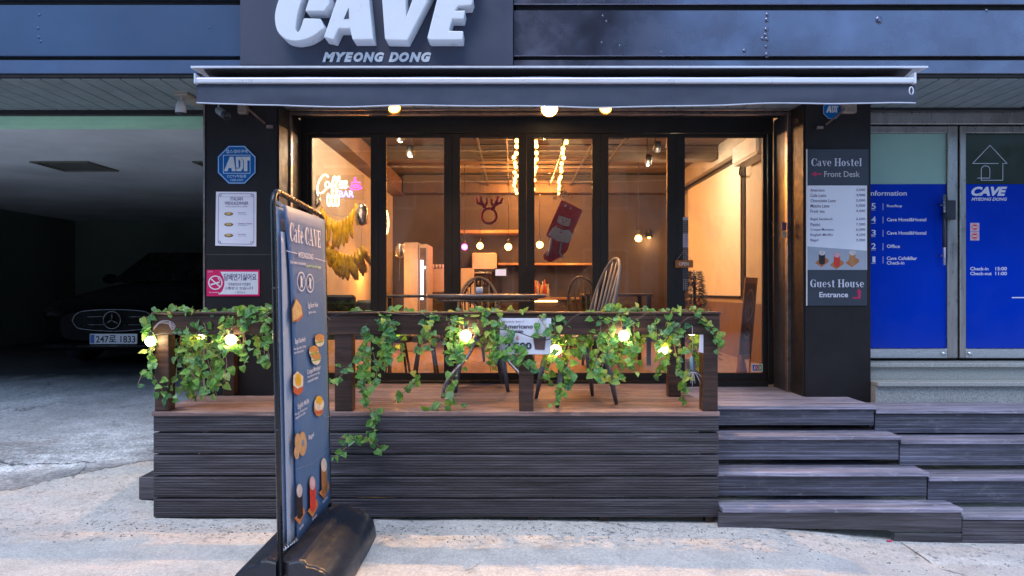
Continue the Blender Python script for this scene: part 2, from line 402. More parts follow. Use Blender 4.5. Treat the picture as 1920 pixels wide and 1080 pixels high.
    pit = _ramp(nt, _noise(nt, v, 26, 4, .75), [(.57, 0.0), (.66, 1.0)])
    spots = M('MULTIPLY', M('MULTIPLY', pit, band), M('SUBTRACT', 1.0, ma))
    c = _mix(nt, M('MULTIPLY', spots, .65), c, (.08, .08, .085))
    # cracks
    vo = _n(nt, 'ShaderNodeTexVoronoi', feature='DISTANCE_TO_EDGE'); vo.inputs['Scale'].default_value = .62; vo.inputs['Randomness'].default_value = 1
    wv = _n(nt, 'ShaderNodeVectorMath', operation='ADD'); nz = _n(nt, 'ShaderNodeTexNoise'); nz.inputs['Scale'].default_value = 3.2; nz.inputs['Detail'].default_value = 8; nz.inputs['Roughness'].default_value = .7
    nt.links.new(v, nz.inputs['Vector']); sc = _n(nt, 'ShaderNodeVectorMath', operation='SCALE'); sc.inputs['Scale'].default_value = .55
    nt.links.new(nz.outputs['Color'], sc.inputs[0]); nt.links.new(v, wv.inputs[0]); nt.links.new(sc.outputs[0], wv.inputs[1]); nt.links.new(wv.outputs[0], vo.inputs['Vector'])
    gate = _ramp(nt, _noise(nt, v, 1.3, 4), [(.55, 0.0), (.62, 1.0)])
    cr = M('MULTIPLY', _ramp(nt, vo.outputs['Distance'], [(.0, 1.0), (.009, 0.0)]), gate)
    cj = M('ABSOLUTE', M('ADD', M('SUBTRACT', sep.outputs[1], 5.14), M('MULTIPLY', M('SUBTRACT', _noise(nt, v, 3.0, 7, .7), .5), .30)), 0.0)
    cr2 = M('MULTIPLY', M('MULTIPLY', _ramp(nt, cj, [(.004, 1.0), (.011, 0.0)]), left), _ramp(nt, M('MULTIPLY', sep.outputs[0], -.2), [(.60, 0.0), (.64, 1.0)]))
    cr = M('MAXIMUM', cr, cr2); cr = M('MAXIMUM', cr, M('MULTIPLY', M('MULTIPLY', _ramp(nt, M('ABSOLUTE', e, 0.0), [(.006, 1.0), (.020, 0.0)]), left), .8))
    c = _mix(nt, M('MULTIPLY', cr, .8), c, (.03, .03, .035))
    # tyre-rubbed and oily stains
    st = _ramp(nt, _noise(nt, _coords(nt, False, (1, 2.4, 1)), 1.7, 6, .7, .5), [(.58, 0.0), (.74, .5)])
    c = _mix(nt, st, c, (.16, .15, .155))
    nt.links.new(c, b.inputs['Base Color']); b.inputs['Roughness'].default_value = .85
    h = M('ADD', M('MULTIPLY', fine, .6), M('MULTIPLY', grit, .35)); h = M('SUBTRACT', h, M('ADD', cr, M('MULTIPLY', spots, .6)))
    nt.links.new(_bump(nt, h, .75, .010), b.inputs['Normal'])
    return m
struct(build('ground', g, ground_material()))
# loose grit along the foot of the boards
gr = MB()
for i in range(520):
    x = random.uniform(-2.6, 1.35); y = 4.2 - abs(random.gauss(0, .12)) - .02
    if random.random() < .3: x = random.uniform(-5, -2.3); y = random.uniform(3.2, 6.5)
    if random.random() < .12: x = random.uniform(1.3, 3.4); y = 3.9 - abs(random.gauss(0, .2))
    r = random.uniform(.002, .007); z = gz(x, y)
    gr.ball((x, y, z + r * .3), r, 5, (1, random.uniform(.7, 1.3), .7))
o = build('gravel', gr, mat('grey_grit', (.25, .25, .25), .9, 0, .5, 40)); struct(o, 'stuff')
# concrete slope cast against the foot of the right-hand steps
kb = MB(); top = []; n = 40
for i in range(n + 1):
    x = 2.38 + 1.9 * i / n; yf = 3.86 + .03 * mnoise.noise(Vector((x * 3, 0, 0)))
    for (y, dz) in ((4.19, .010), (4.02, .010), (yf + .03, .008), (yf, -.02)): top.append((x, y, gz(x, min(y, 4.0)) + dz + .003 * mnoise.noise(Vector((x * 9, y * 9, 0)))))
fs = []
for i in range(n):
    for k in range(3): fs.append((i * 4 + k, i * 4 + k + 1, (i + 1) * 4 + k + 1, (i + 1) * 4 + k))
kb.add(top, fs, True)
struct(build('pavement', kb, bpy.data.materials['patched_concrete_and_asphalt']))

# ------------------------------------------------------------------ terrace deck
YF = 4.27; ZD = .663
def ribbed(z0, z1, y, t=.024, n=7, depth=.0048):
    """board profile (y,z) seen end-on with shallow grooves on the outer face"""
    pts = [(y + t, z0), (y + t, z1)]; H = z1 - z0; zz = z1
    pts += [(y + .013, z1), (y + .001, z1 - .004)]; step = (H - .010) / n; zz = z1 - .006
    for i in range(n):
        pts += [(y, zz), (y, zz - step * .54), (y + depth, zz - step * .62), (y + depth, zz - step * .90)]; zz -= step
    pts += [(y, z0 + .004), (y + .002, z0)]
    return pts
deck = thing('terrace_deck', 'raised dark brown wooden terrace deck clad in ribbed boards before the cafe windows', 'terrace deck', (-.475, 4.9, 0))
XL, XR = -2.243, 1.293
ytops = [772.5, 811, 852, 893, 934.5, 972]
for i in range(5):
    z1 = PZ(ytops[i], YF) - .004; z0 = PZ(ytops[i + 1], YF) + .007
    if i == 4: z0 = .004
    build('cladding_board', MB().prism(ribbed(z0, z1, YF), XL, XR, 'x'), M_fascia_wood, deck)
    mb = MB().prism([(p[0] - YF + XL, p[1]) for p in ribbed(z0, z1, YF)], YF + .026, 5.0, 'y')
    build('cladding_board', mb, M_fascia_wood, deck)
    bx('cladding_board', XR - .024, XR, YF + .026, 4.60, z0, z1, M_fascia_wood, deck)
yb = YF - .008; k = 0
while yb < 5.56:
    y1 = min(yb + .132, 5.575)
    x0, x1 = (XL - .006, XR + .004) if y1 < 5.0 else (-1.725, XR)
    zt = ZD + random.uniform(-.0012, .0012)
    pr = [(x0, zt - .026), (x0, zt)]
    prof = [(yb, zt - .026), (yb, zt - .003), (yb + .003, zt)] 
    for q in range(1, 7):
        a = yb + (y1 - yb - .0) * q / 7; prof += [(a - .004, zt), (a - .002, zt - .0025), (a + .002, zt - .0025), (a + .004, zt)]
    prof += [(y1 - .009, zt), (y1 - .006, zt - .003), (y1 - .006, zt - .026)]
    build('deck_board', MB().prism(prof, x0, x1, 'x'), M_deck_wood, deck); yb = y1; k += 1
for x in (-1.2, .1, .55, 1.22):
    bx('foot_block', x, x + .06, 4.30, 4.36, -.06, .02, M_post_wood, deck)
b = thing('timber_beam', 'short dark timber beam end poking out left of the terrace cladding', 'beam', (-2.36, 4.5, .05))
bx('beam_board', PX(260, 4.5), XL - .004, 4.5, 4.9, .045, PZ(895, 4.5), M_fascia_wood, b, .004)
b.name = 'timber_beam'

# ------------------------------------------------------------------ steps in front of the doors
LV = [(4.62, .640), (4.48, .465), (4.34, .264), (4.20, .078)]
CX = [2.466, 2.555, 2.655, 2.775]
st1 = thing('wooden_staircase', 'grey wooden steps climbing from the pavement to the cafe door beside the terrace', 'steps', (1.9, 4.4, 0))
st2 = thing('wooden_staircase', 'grey wooden steps at the right edge below the blue glass doors', 'steps', (3.4, 4.4, 0))
def flight(root, xa, xb, lv, skew, first_depth, foot, rl=(.115, .125, .125, .13)):
    for i, (y, z) in enumerate(lv):
        x0 = xa[i] if isinstance(xa, list) else xa; x1 = xb[i] if isinstance(xb, list) else xb
        depth = first_depth if i == 0 else .40
        nb = max(2, int(depth / .13)); w = depth / nb
        for k in range(nb):
            y0 = y + k * w; xx0, xx1 = x0, x1
            zt = z + random.uniform(-.001, .001) + (0 if i == 0 else 0)
            prof = [(y0, zt - .024), (y0, zt - .003), (y0 + .003, zt), (y0 + w - .008, zt), (y0 + w - .005, zt - .003), (y0 + w - .005, zt - .024)]
            build('tread_board', MB().prism(prof, xx0, xx1, 'x'), M_grey_wood, root)
        h = rl[i]
        if i < 3: build('riser_board', MB().prism(ribbed(z - .030 - h, z - .027, y + .022, .02, 5, .0015), x0 + .004, x1 - .006, 'x'), M_riser_wood, root)
    return
flight(st1, XR + .003, CX, LV, 0, .93, 0, rl=(.105, .13, .125, .1))
# last riser, cut along the slope of the ground
y = 4.205; z = .078 - .027
build('riser_board', MB().prism([(XR - .02, -.035), (2.31, -.055), (2.34, -.065), (CX[3] - .006, -.065), (CX[3] - .006, z), (XR - .02, z)], y, y + .022), M_fascia_wood, st1)
build('riser_board', MB().prism([(2.33, -.20), (CX[3] - .004, -.20), (CX[3] - .004, -.078), (2.36, -.078)], y + .002, y + .024), M_fascia_wood, st1)
for i in range(3):   # closing boards at the right ends
    bx('end_board', CX[i] - .022, CX[i], LV[i][0] + .05, LV[i][0] + .34, LV[i][1] - .15, LV[i][1] - .027, M_fascia_wood, st1)
LV2 = [(a + .012, b_ - c_) for (a, b_), c_ in zip(LV, (.030, .030, .034, .050))]
flight(st2, [c + .006 for c in CX], 4.35, LV2, 0, .33, 0, rl=(.13, .14, .14, .1))
zz = LV2[3][1] - .027
build('riser_board', MB().prism(ribbed(-.20, zz, 4.215, .02, 8, .003), CX[3] + .006, 4.35, 'x'), M_fascia_wood, st2)
# granite steps
gs = thing('granite_staircase', 'speckled grey granite steps under the blue glass doors', 'steps', (3.6, 5.1, .6))
ZG = [PZ(717, 4.93), PZ(681, 5.08)]
bx('riser_slab', 2.64, 4.6, 4.955, 5.6, .3, ZG[0] - .032, M_granite, gs)
bx('tread_slab', 2.64, 4.6, 4.925, 5.6, ZG[0] - .030, ZG[0], M_granite, gs, .004)
bx('riser_slab', 2.64, 4.6, 5.10, 5.6, ZG[0] + .002, ZG[1] - .032, M_granite, gs)
bx('tread_slab', 2.64, 4.6, 5.07, 5.6, ZG[1] - .030, ZG[1], M_granite, gs, .004)

# ------------------------------------------------------------------ building
bd = thing('cafe_building', 'dark metal clad building front with a glazed cafe, garage bay and blue doors', 'building', (0, 4.45, 0))
ZS = 2.81
def wall(name, *a, m=M_pillar, bevel=0): return bx(name, *a, m, bd, bevel)
wall('pillar', -2.262, -1.728, 5.02, 5.9, -.1, ZS - .002, m=M_pillar)
wall('pillar', 2.157, 2.637, 5.02, 5.9, .0, ZS - .002, m=M_pillar)
bx('corner_trim', -2.268, -2.256, 5.012, 5.03, .05, ZS - .01, M_strip, bd)
bx('panel_joint', -2.256, -1.728, 5.0185, 5.02, PZ(478, 5.02), PZ(476.5, 5.02), mat('grey_joint', (.05, .05, .05), .6), bd)
# side strips of the shutter channel
for x0, x1 in ((-1.727, -1.700), (2.117, 2.156)):
    bx('shutter_channel', x0, x1, 5.25, 5.30, .64, 2.80, M_strip, bd, .003)
bx('shutter_channel', -1.70, 2.117, 5.25, 5.30, 2.775, 2.80, M_strip, bd, .003)
bx('shutter_channel', -1.70, 2.117, 5.18, 5.205, 2.79, 2.805, M_strip, bd, .003)
# reveal linings
bx('reveal_panel', -1.727, -1.715, 5.03, 5.25, .66, ZS - .01, M_frame, bd); bx('reveal_panel', 2.145, 2.156, 5.03, 5.25, .64, ZS - .01, M_frame, bd)
bx('reveal_panel', -1.727, -1.712, 5.30, 5.55, .66, ZS - .01, M_pillar, bd); bx('reveal_panel', 2.128, 2.156, 5.30, 5.55, .64, ZS - .01, mat('grey_reveal_panel', (.035, .038, .045), .4, 0, .3, 6, .05, 40), bd)
# upper facade
yF = 4.45
def band(name, x0, x1, y0, y1, py0, py1, m): return bx(name, x0, x1, y0, y1, PZ(py1, y0), PZ(py0, y0), m, bd, .003)
XA, XB = -1.74, .006
for side, (x0, x1, mm) in enumerate(((-9, XA - .004, M_facade_l), (XB + .004, 9, M_facade))):
    o1 = (0, 9)[side]
    band('groove', x0, x1, yF + .03, yF + .06, -40, 140, M_groove)
    band('fascia_panel', x0, x1, yF, yF + .028, 9 + (11 if side else 0) * .9, 105, mm)
    bx('fascia_panel', x0, x1, yF, yF + .028, PZ(-2, yF) if not side else PZ(8, yF), 4.6, mm, bd, .003)
    band('trim_band', x0, x1, yF - .006, yF + .028, 112.5, 137.5, M_band if side == 0 else M_facade)
    band('drip_edge', x0, x1, yF + .004, yF + .03, 138, 145, M_groove)
bx('back_panel', XA - .02, XB + .02, yF + .03, yF + .06, PZ(145, yF), 4.6, M_groove, bd)
# dents and screw heads on the right-hand panel
dn = MB()
for (px, py, r) in [(1439, 28, 4), (1438, 38, 4.5), (1437, 56, 4.5), (1436, 66, 4), (1430, 73, 4), (1438, 74, 4.5), (1437, 88, 3.5), (1438, 103, 4.5), (1396, 96, 4), (1648, 38, 7), (1130, 30, 2), (1128, 80, 2), (1137, 40, 2), (1240, 98, 2), (1162, 86, 2), (1850, 20, 3)]:
    dn.ball((PX(px, yF), yF, PZ(py, yF)), r * yF / F * 1.0, 10, (1, .28, 1.2))
struct(build('dent', dn, M_facade, bd), 'stuff')
dn = MB()
for (px, py, r) in [(73, 28, 3), (71, 53, 3), (72, 70, 3), (76, 78, 3), (392, 52, 2)]:
    dn.ball((PX(px, yF), yF, PZ(py, yF)), r * yF / F, 8, (1.2, .25, 1))
struct(build('dent', dn, M_facade_l, bd), 'stuff')
# soffit of tongue-and-groove slats running back from the street
bx('soffit_board', -9, 9, yF + .03, 5.55, ZS + .012, ZS + .10, M_groove, bd)
me_s = MB().box(-.062, .062, yF + .03, 5.23, ZS - .006, ZS + .010)
s0 = None; x = -4.6
while x < 3.9:
    if s0 is None:
        s0 = build('slat', me_s, M_slat, bd, .003); s0.location.x = x + 0.0
    else:
        c = s0.copy(); COL.objects.link(c); c.location.x = x
    x += .131
bx('soffit_moulding', -9, -2.27, 5.23, 5.27, ZS - .045, ZS + .01, M_frame, bd, .004)
bx('soffit_moulding', 2.64, 9, 5.16, 5.20, ZS - .03, ZS + .01, M_frame, bd, .004)
# garage bay
bx('lintel', -9, -2.262, 5.272, 5.40, PZ(235, 5.272), ZS, M_green, bd)
GC = PZ(235, 5.272)
bx('garage_ceiling', -8.2, -2.1, 5.40, 12.8, GC, GC + .12, M_garage, bd)
bx('garage_wall', -8.3, -8.0, 5.2, 12.8, -.1, GC + .1, M_gwall, bd)
bx('garage_wall', -8.3, -1.9, 12.5, 12.8, -.1, GC + .1, M_gwall, bd)
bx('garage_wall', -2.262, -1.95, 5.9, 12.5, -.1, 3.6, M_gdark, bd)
for (px0, px1, Yn, Yf) in ((55, 165, 6.72, 7.25), (360, 470, 6.72, 7.25)):
    v = thing('ceiling_vent', 'dark slatted ceiling vent in the garage, ' + ('the one fully in view' if px0 == 55 else 'half hidden behind the black pillar'), 'vent', (PX(px0, Yn), Yn, GC), 'garage ceiling vents')
    x0, x1 = PX(px0, Yn), PX(px1, Yn)
    fr = MB().box(x0, x1, Yn, Yn + .03, GC - .015, GC).box(x0, x1, Yf - .03, Yf, GC - .015, GC).box(x0, x0 + .03, Yn + .03, Yf - .03, GC - .015, GC).box(x1 - .03, x1, Yn + .03, Yf - .03, GC - .015, GC)
    mm = mat('vent_metal', (.12, .12, .09), .6); build('vent_frame', fr, mm, v)
    for k in range(8):
        yy = Yn + .05 + k * .058; build('slat', MB().prism([(yy, GC - .012), (yy + .035, GC - .002), (yy + .035, GC), (yy, GC - .009)], x0 + .03, x1 - .03, 'x'), mm, v)
# structure above and around the cafe room
bx('upper_storey', -9, 9, yF + .07, 13, 3.62, 4.6, M_groove, bd)
bx('header_wall', -9, 9, 5.42, 5.55, ZS + .10, 3.62, M_groove, bd)
M_cream = mat('cream_wall_paint', (.46, .40, .31), .8, 0, .08, 1.5, .05, 20)
M_ceil = mat('dark_exposed_ceiling', (.11, .072, .045), .85, 0, .3, 2, .2, 10)
M_brown = mat('brown_plaster_wall', (.065, .055, .064), .75, 0, .25, 1.5, .1, 15)
CZ = 3.15
bx('interior_wall', -1.95, -1.80, 5.9, 10.3, .5, CZ, M_cream, bd)
bx('interior_wall', 2.60, 2.64, 5.9, 10.3, .5, CZ, M_cream, bd)
bx('interior_wall', -1.95, 2.64, 10.3, 10.42, .5, CZ, M_brown, bd)
bx('interior_ceiling', -1.95, 2.64, 5.66, 10.42, CZ, CZ + .1, M_ceil, bd)
bx('ceiling_beam', -1.80, -1.62, 5.9, 10.3, 2.84, 3.06, mat('brown_beam', (.13, .07, .045), .6, 0, .2, 3), bd)
bx('ceiling_beam', 2.45, 2.60, 5.9, 10.3, 2.93, 3.15, mat('grey_beam', (.36, .32, .26), .7, 0, .2, 3), bd)
bx('ceiling_beam', -1.6, 2.44, 10.02, 10.28, 2.86, 3.12, mat('brown_beam2', (.09, .065, .055), .6, 0, .2, 3), bd)
bx('ceiling_beam', -1.6, 2.44, 8.1, 8.3, 2.98, 3.14, M_ceil, bd)
struct(bx('floor', -1.95, 2.64, 5.56, 10.42, .5, .655, mat('warm_tile_floor', (.40, .26, .18), .35, 0, .15, 4)))
# dark dado of the room's back wall
bx('dado_panel', 1.2, 2.59, 10.27, 10.30, .655, 1.35, mat('dark_dado', (.05, .035, .03), .5), bd)

bx('dado_panel', 2.588, 2.599, 5.9, 10.26, .656, 1.28, mat('tan_dado', (.20, .13, .09), .6, 0, .1, 3), bd)
# dark building across the street, which the shiny panels and the panes reflect
ob = thing('street_building', 'dark brown building across the street, mirrored in the shiny metal panels', 'building', (-2.5, -13, 0))
M_ob = mat('dark_brown_render', (.085, .068, .078), .8, 0, .2, .6, .1, 8); M_obw = mat('dark_far_window', (.02, .025, .035), .15, 0, .1, 2)
bx('wall', -11, 5.2, -20, -13, -.2, 17, M_ob, ob)
for j in range(5):
    for i in range(6):
        f_ = bx('window', -10 + i * 2.5, -8.4 + i * 2.5, -12.99, -12.94, 1.2 + j * 3.1, 2.9 + j * 3.1, mat('pale_window_frame', (.25, .24, .25), .5), ob)
        bx('pane', -9.92 + i * 2.5, -8.48 + i * 2.5, -12.93, -12.92, 1.28 + j * 3.1, 2.82 + j * 3.1, M_obw, f_)
for (x0, x1, nm, hh) in ((5.6, 26, 'low dark building across the street to the right, seen as a reflection', 7.2), (-30, -11.4, 'low dark building across the street to the left, seen as a reflection', 6.6)):
    ob = thing('street_building', nm, 'building', ((x0 + x1) / 2, -14, 0)); bx('wall', x0, x1, -20, -14, -.2, hh, M_ob, ob)
    for j in range(2):
        for i in range(6):
            f_ = bx('window', x0 + 1 + i * 3.1, x0 + 2.8 + i * 3.1, -13.99, -13.94, 1.2 + j * 3.0, 2.9 + j * 3.0, mat('pale_window_frame', (.25, .24, .25), .5), ob)
            bx('pane', x0 + 1.08 + i * 3.1, x0 + 2.72 + i * 3.1, -13.93, -13.92, 1.28 + j * 3.0, 2.82 + j * 3.0, M_obw, f_)
# folding glass doors
YG = 5.60; zb = PZ(700, YG); zt = PZ(258, YG)
glx = [(585, 697), (724, 834), (862, 973), (1001, 1111), (1139, 1251), (1282, 1430)]
fr = thing('shopfront_frame', 'black outer frame holding the six glass leaves of the cafe front', 'window frame', (0, YG, .66))
xL, xR = PX(566, YG), 2.128
bx('head_rail', xL, xR, YG - .04, YG + .06, zt + .03, 3.2, M_frame, fr)
bx('side_jamb', xL - .06, PX(579, YG), YG - .035, YG + .055, .64, zt + .027, M_frame, fr, .003)
bx('side_jamb', PX(1437, YG), xR, YG - .035, YG + .055, .64, zt + .027, M_frame, fr, .003)
bx('threshold', PX(579.5, YG), PX(1436.5, YG), YG - .05, YG + .055, .64, zb - .055, M_frame, fr, .003)
names = ['leftmost, with the pink and blue neon sign behind it', 'second from the left, with the white fridge behind it', 'third from the left, with red antlers hung inside', 'fourth from the left, with the red stocking hung inside', 'fifth from the left, with one glowing pendant behind it', 'rightmost and widest, with the small card sticker at its foot']
for i, (a, b_) in enumerate(glx):
    t = thing('glass_door', 'black framed folding glass leaf, ' + names[i], 'glass door', (PX((a + b_) / 2, YG), YG, zb), 'folding glass leaves of the cafe front')
    l = PX(580 if i == 0 else (glx[i - 1][1] + a) / 2, YG) + .0008; r = PX(1436 if i == 5 else (b_ + glx[i + 1][0]) / 2, YG) - .0008
    x0, x1 = PX(a, YG), PX(b_, YG)
    yy0, yy1 = YG - .025, YG + .025
    bx('stile', l, x0, yy0, yy1, zb - .05, zt + .027, M_frame, t, .0008); bx('stile', x1, r, yy0, yy1, zb - .05, zt + .027, M_frame, t, .0008)
    bx('rail', x0 + .0005, x1 - .0005, yy0 + .002, yy1 - .002, zt, zt + .026, M_frame, t); bx('rail', x0 + .0005, x1 - .0005, yy0 + .002, yy1 - .002, zb - .05, zb, M_frame, t)
    bd_ = MB()
    for (p, q, u, w) in ((x0 - .002, x1 + .002, zt - .006, zt + .001), (x0 - .002, x1 + .002, zb - .001, zb + .006)): bd_.box(p, q, YG - .018, YG - .008, u, w)
    for (p, q) in ((x0 - .001, x0 + .005), (x1 - .005, x1 + .001)): bd_.box(p, q, YG - .018, YG - .008, zb + .006, zt - .006)
    build('glazing_bead', bd_, mat('dull_bead', (.04, .033, .03), .5, .2), t)
    bx('pane', x0 + .001, x1 - .001, YG - .006, YG + .002, zb + .001, zt - .001, M_glass, t)
    if i == 5:
        hx = PX(1451, YG - .06)
        build('handle', MB().tube([(hx - .01, YG - .03, PZ(418, YG)), (hx + .012, YG - .075, PZ(419, YG)), (hx + .012, YG - .075, PZ(444, YG)), (hx - .01, YG - .03, PZ(445, YG))], .007, 8), M_alu, t)
        p = facade(YG - .027); shape('sticker', rectp(1409, 682, 1430, 697), p, M_print_w, t, .001)
        for (q0, q1, cc, nm, ch) in ((1411, 1416.3, (.02, .1, .5), 'blue_print', 'J'), (1416.9, 1422.3, (.6, .02, .04), 'red_print', 'C'), (1422.9, 1428.3, (.02, .35, .12), 'green_print', 'B')):
            shape('sticker', rectp(q0, 684, q1, 695), p, mat(nm, cc, .5), t, .002); text(ch, (q0 + 1, 686.5, q1 - 1, 692.5), p, M_print_w, t, .02, lift=.003)
# ------------------------------------------------------------------ sign box over the awning
YS = 4.38
sg = thing('shop_sign', 'blue grey sign box with big white three-dimensional CAVE letters above the awning', 'shop sign', (-.87, 4.4, 2.87))
bx('sign_box', PX(450, YS), PX(962, YS), YS, YS + .10, PZ(121.5, YS), 4.0, M_sign, sg, .003)
YL = 4.255; pl = lambda dy: (lambda px, py, n=0: (PX(px, YL), YL + dy - n, PZ(py, YL)))
def L(x, y): return (500 + x / 4.571, y / 4.571)   # traced from an enlarged view
def letter(outer, holes=()):
    """extruded letter; holes are bridged into the outline"""
    pts = [L(*p) for p in outer]
    mb = MB(); w = [(PX(x, YL), PZ(y, YL)) for x, y in pts]
    mb.prism(w, YL, YS - .004, 'y'); return mb
def smooth_pts(P, n=5):
    out = []; m = len(P)
    for i in range(m - 1):
        p0 = P[max(i - 1, 0)]; p1 = P[i]; p2 = P[i + 1]; p3 = P[min(i + 2, m - 1)]
        for k in range(n):
            t = k / n
            out.append(tuple(.5 * ((2 * p1[a]) + (-p0[a] + p2[a]) * t + (2 * p0[a] - 5 * p1[a] + 4 * p2[a] - p3[a]) * t * t + (-p0[a] + 3 * p1[a] - 3 * p2[a] + p3[a]) * t ** 3) for a in range(len(p1))))
    out.append(P[-1]); return out
Cout = smooth_pts([(330, -190), (210, -150), (120, -40), (75, 90), (72, 190), (95, 270), (150, 325), (230, 348), (310, 340), (370, 320), (430, 285)])
Cpts = Cout + [(440, 275), (497, 235 - 3), (462, 160), (325, 155)] + smooth_pts([(315, 160), (300, 210), (280, 260), (262, 272), (248, 250), (250, 200), (270, 90), (300, 0), (335, -70), (365, -95)]) + [(385, -80), (330, 92), (490, 92), (535, 30), (540, -40), (500, -130), (430, -180)]
build('raised_letter', letter(Cpts), M_white, sg, .006, 2)
build('raised_letter', letter([(640, -185), (870, -185), (912, 338), (733, 338), (712, 243), (618, 243), (566, 338), (487, 338), (500, 315), (560, 180), (600, 100)][:0] + [(660, -185), (860, -185), (912, 338), (735, 338), (712, 243), (618, 243), (572, 338), (488, 318)]), M_white, sg, .006, 2)
ah = MB().prism([(PX(*[L(*p)[0]] , YL), PZ(L(*p)[1], YL)) for p in ((703, 65), (706, 160), (660, 165))], YL - .0015, YL + .001)
build('letter_recess', ah, M_sign, sg)
build('raised_letter', letter([(975, -185), (1185, -185), (1195, 140), (1315, -185), (1480, -185), (1205, 345), (1025, 340), (1012, 325)]), M_white, sg, .006, 2)
build('raised_letter', letter([(1505, -185), (1830, -185), (1805, -90), (1690, -90), (1660, -10), (1775, -10), (1755, 45), (1640, 50), (1615, 90), (1703, 88), (1690, 160), (1590, 160), (1562, 262), (1685, 265), (1680, 340), (1395, 340), (1375, 325)]), M_white, sg, .006, 2)
for ch, x0_, x1_ in (('M', 605, 629), ('Y', 629.5, 650), ('E', 645.5, 663), ('O', 663.5, 681), ('N', 681, 703), ('G', 702.5, 720.5), ('D', 729, 748), ('O', 748.5, 767), ('N', 767.5, 790.5), ('G', 790, 808.5)):
    text(ch, (x0_, 98.5, x1_, 116.5), facade(YS), M_white, sg, .058, .30, .001, .014, name='small_letter')

# ------------------------------------------------------------------ awning
M_aw_white = mat('white_awning_rail', (.80, .81, .88), .35, .3, .05, 3)
def fabric(name, c1, rough=.85):
    m = mat(name, c1, rough, 0, .1, 4, .15, 700); return m
M_fab = fabric('navy_awning_fabric', (.055, .068, .105))
aw = thing('awning', 'dark blue retractable awning with white rails over the cafe front', 'awning', (.27, 4.3, 2.8))
ax0, ax1 = PX(357, 4.2), PX(1741, 4.2)
zh = PZ(125.5, 4.2)
build('hood', MB().prism([(4.2, zh - .006), (4.2, zh + .007), (4.44, zh + .012), (4.44, zh + .003)], ax0, ax1, 'x'), M_aw_white, aw, .002)
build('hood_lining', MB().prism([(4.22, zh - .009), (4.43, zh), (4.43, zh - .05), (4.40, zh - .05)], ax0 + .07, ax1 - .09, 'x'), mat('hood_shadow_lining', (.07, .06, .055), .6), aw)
bx0, bx1 = PX(366, 4.14), PX(1715, 4.14)
build('roller_tube', MB().tube([(bx0 + .03, 4.33, zh - .055), (bx1 - .03, 4.33, zh - .055)], .035, 14), M_fab, aw)
# fabric between roller and bar, slightly rippled
mb = MB(); n = 150
for i in range(n + 1):
    x = bx0 + .01 + (bx1 - bx0 - .02) * i / n
    rip = .004 * sin(x * 9) + .006 * mnoise.noise(Vector((x * 2.2, 0, 3)))
    for k in range(5):
        t = k / 4; mb.v.append((x, 4.165 + .14 * t, 2.722 + .018 * sin(t * pi * .8) + rip * sin(pi * min(t * 1.3, 1)) + t * .004))
for i in range(n):
    for k in range(4): mb.f.append((i * 5 + k, (i + 1) * 5 + k, (i + 1) * 5 + k + 1, i * 5 + k + 1)); mb.sm.append(True)
build('awning_cloth', mb, M_fab, aw)
zb0, zb1 = PZ(155, 4.14), PZ(144.5, 4.14)
build('front_bar', MB().prism([(4.14, zb0 + .004), (4.146, zb0), (4.19, zb0), (4.19, zb1), (4.15, zb1 + .002), (4.14, zb1 - .008)], bx0, bx1, 'x'), M_aw_white, aw, .002)
bx('end_cap', bx0 - .006, bx0 + .004, 4.132, 4.20, zb0 - .006, zb1 + .022, M_aw_white, aw, .003); bx('end_cap', bx1 - .004, bx1 + .008, 4.132, 4.20, zb0 - .006, zb1 + .026, M_aw_white, aw, .003)
# valance
mb = MB(); n = 180; K = 12; vx0, vx1 = PX(368, 4.16), PX(1716, 4.16)
def vz(x):
    u = (x - vx0) / (vx1 - vx0); py = 192.5 + 6.5 * sstep(0, .22, u) - 7.5 * sstep(.62, 1.0, u) + 1.5 * sin(u * 14) + .8 * sin(u * 37)
    return PZ(py, 4.15)
for i in range(n + 1):
    x = vx0 + (vx1 - vx0) * i / n
    for k in range(K + 1):
        t = k / K; z = zb0 + .004 + (vz(x) - zb0 - .004) * t
        wv = (.010 * mnoise.noise(Vector((x * 1.7, 1, t * 1.2))) + .006 * mnoise.noise(Vector((x * 5, 7, t * 2)))) * t
        mb.v.append((x + (.006 * t if i == 0 else 0), 4.172 - .030 * t ** .6 + wv + .012 * t * t, z))
for i in range(n):
    for k in range(K): mb.f.append((i * (K + 1) + k, i * (K + 1) + k + 1, (i + 1) * (K + 1) + k + 1, (i + 1) * (K + 1) + k)); mb.sm.append(True)
build('valance', mb, M_fab, aw)
build('piping', MB().tube([Vector(mb.v[i * (K + 1) + K]) for i in range(n + 1)], .0042, 6), mat('white_piping', (.55, .60, .72), .5), aw)
build('hook', MB().tube([(bx1 - .012 + .012 * sin(a), 4.155, zb0 - .045 + .024 * cos(a)) for a in [2 * pi * k / 14 for k in range(14)]], .004, 6, True), M_aw_white, aw)
M_rod = mat('rusty_rod', (.26, .20, .18), .45, .7, .3, 20)
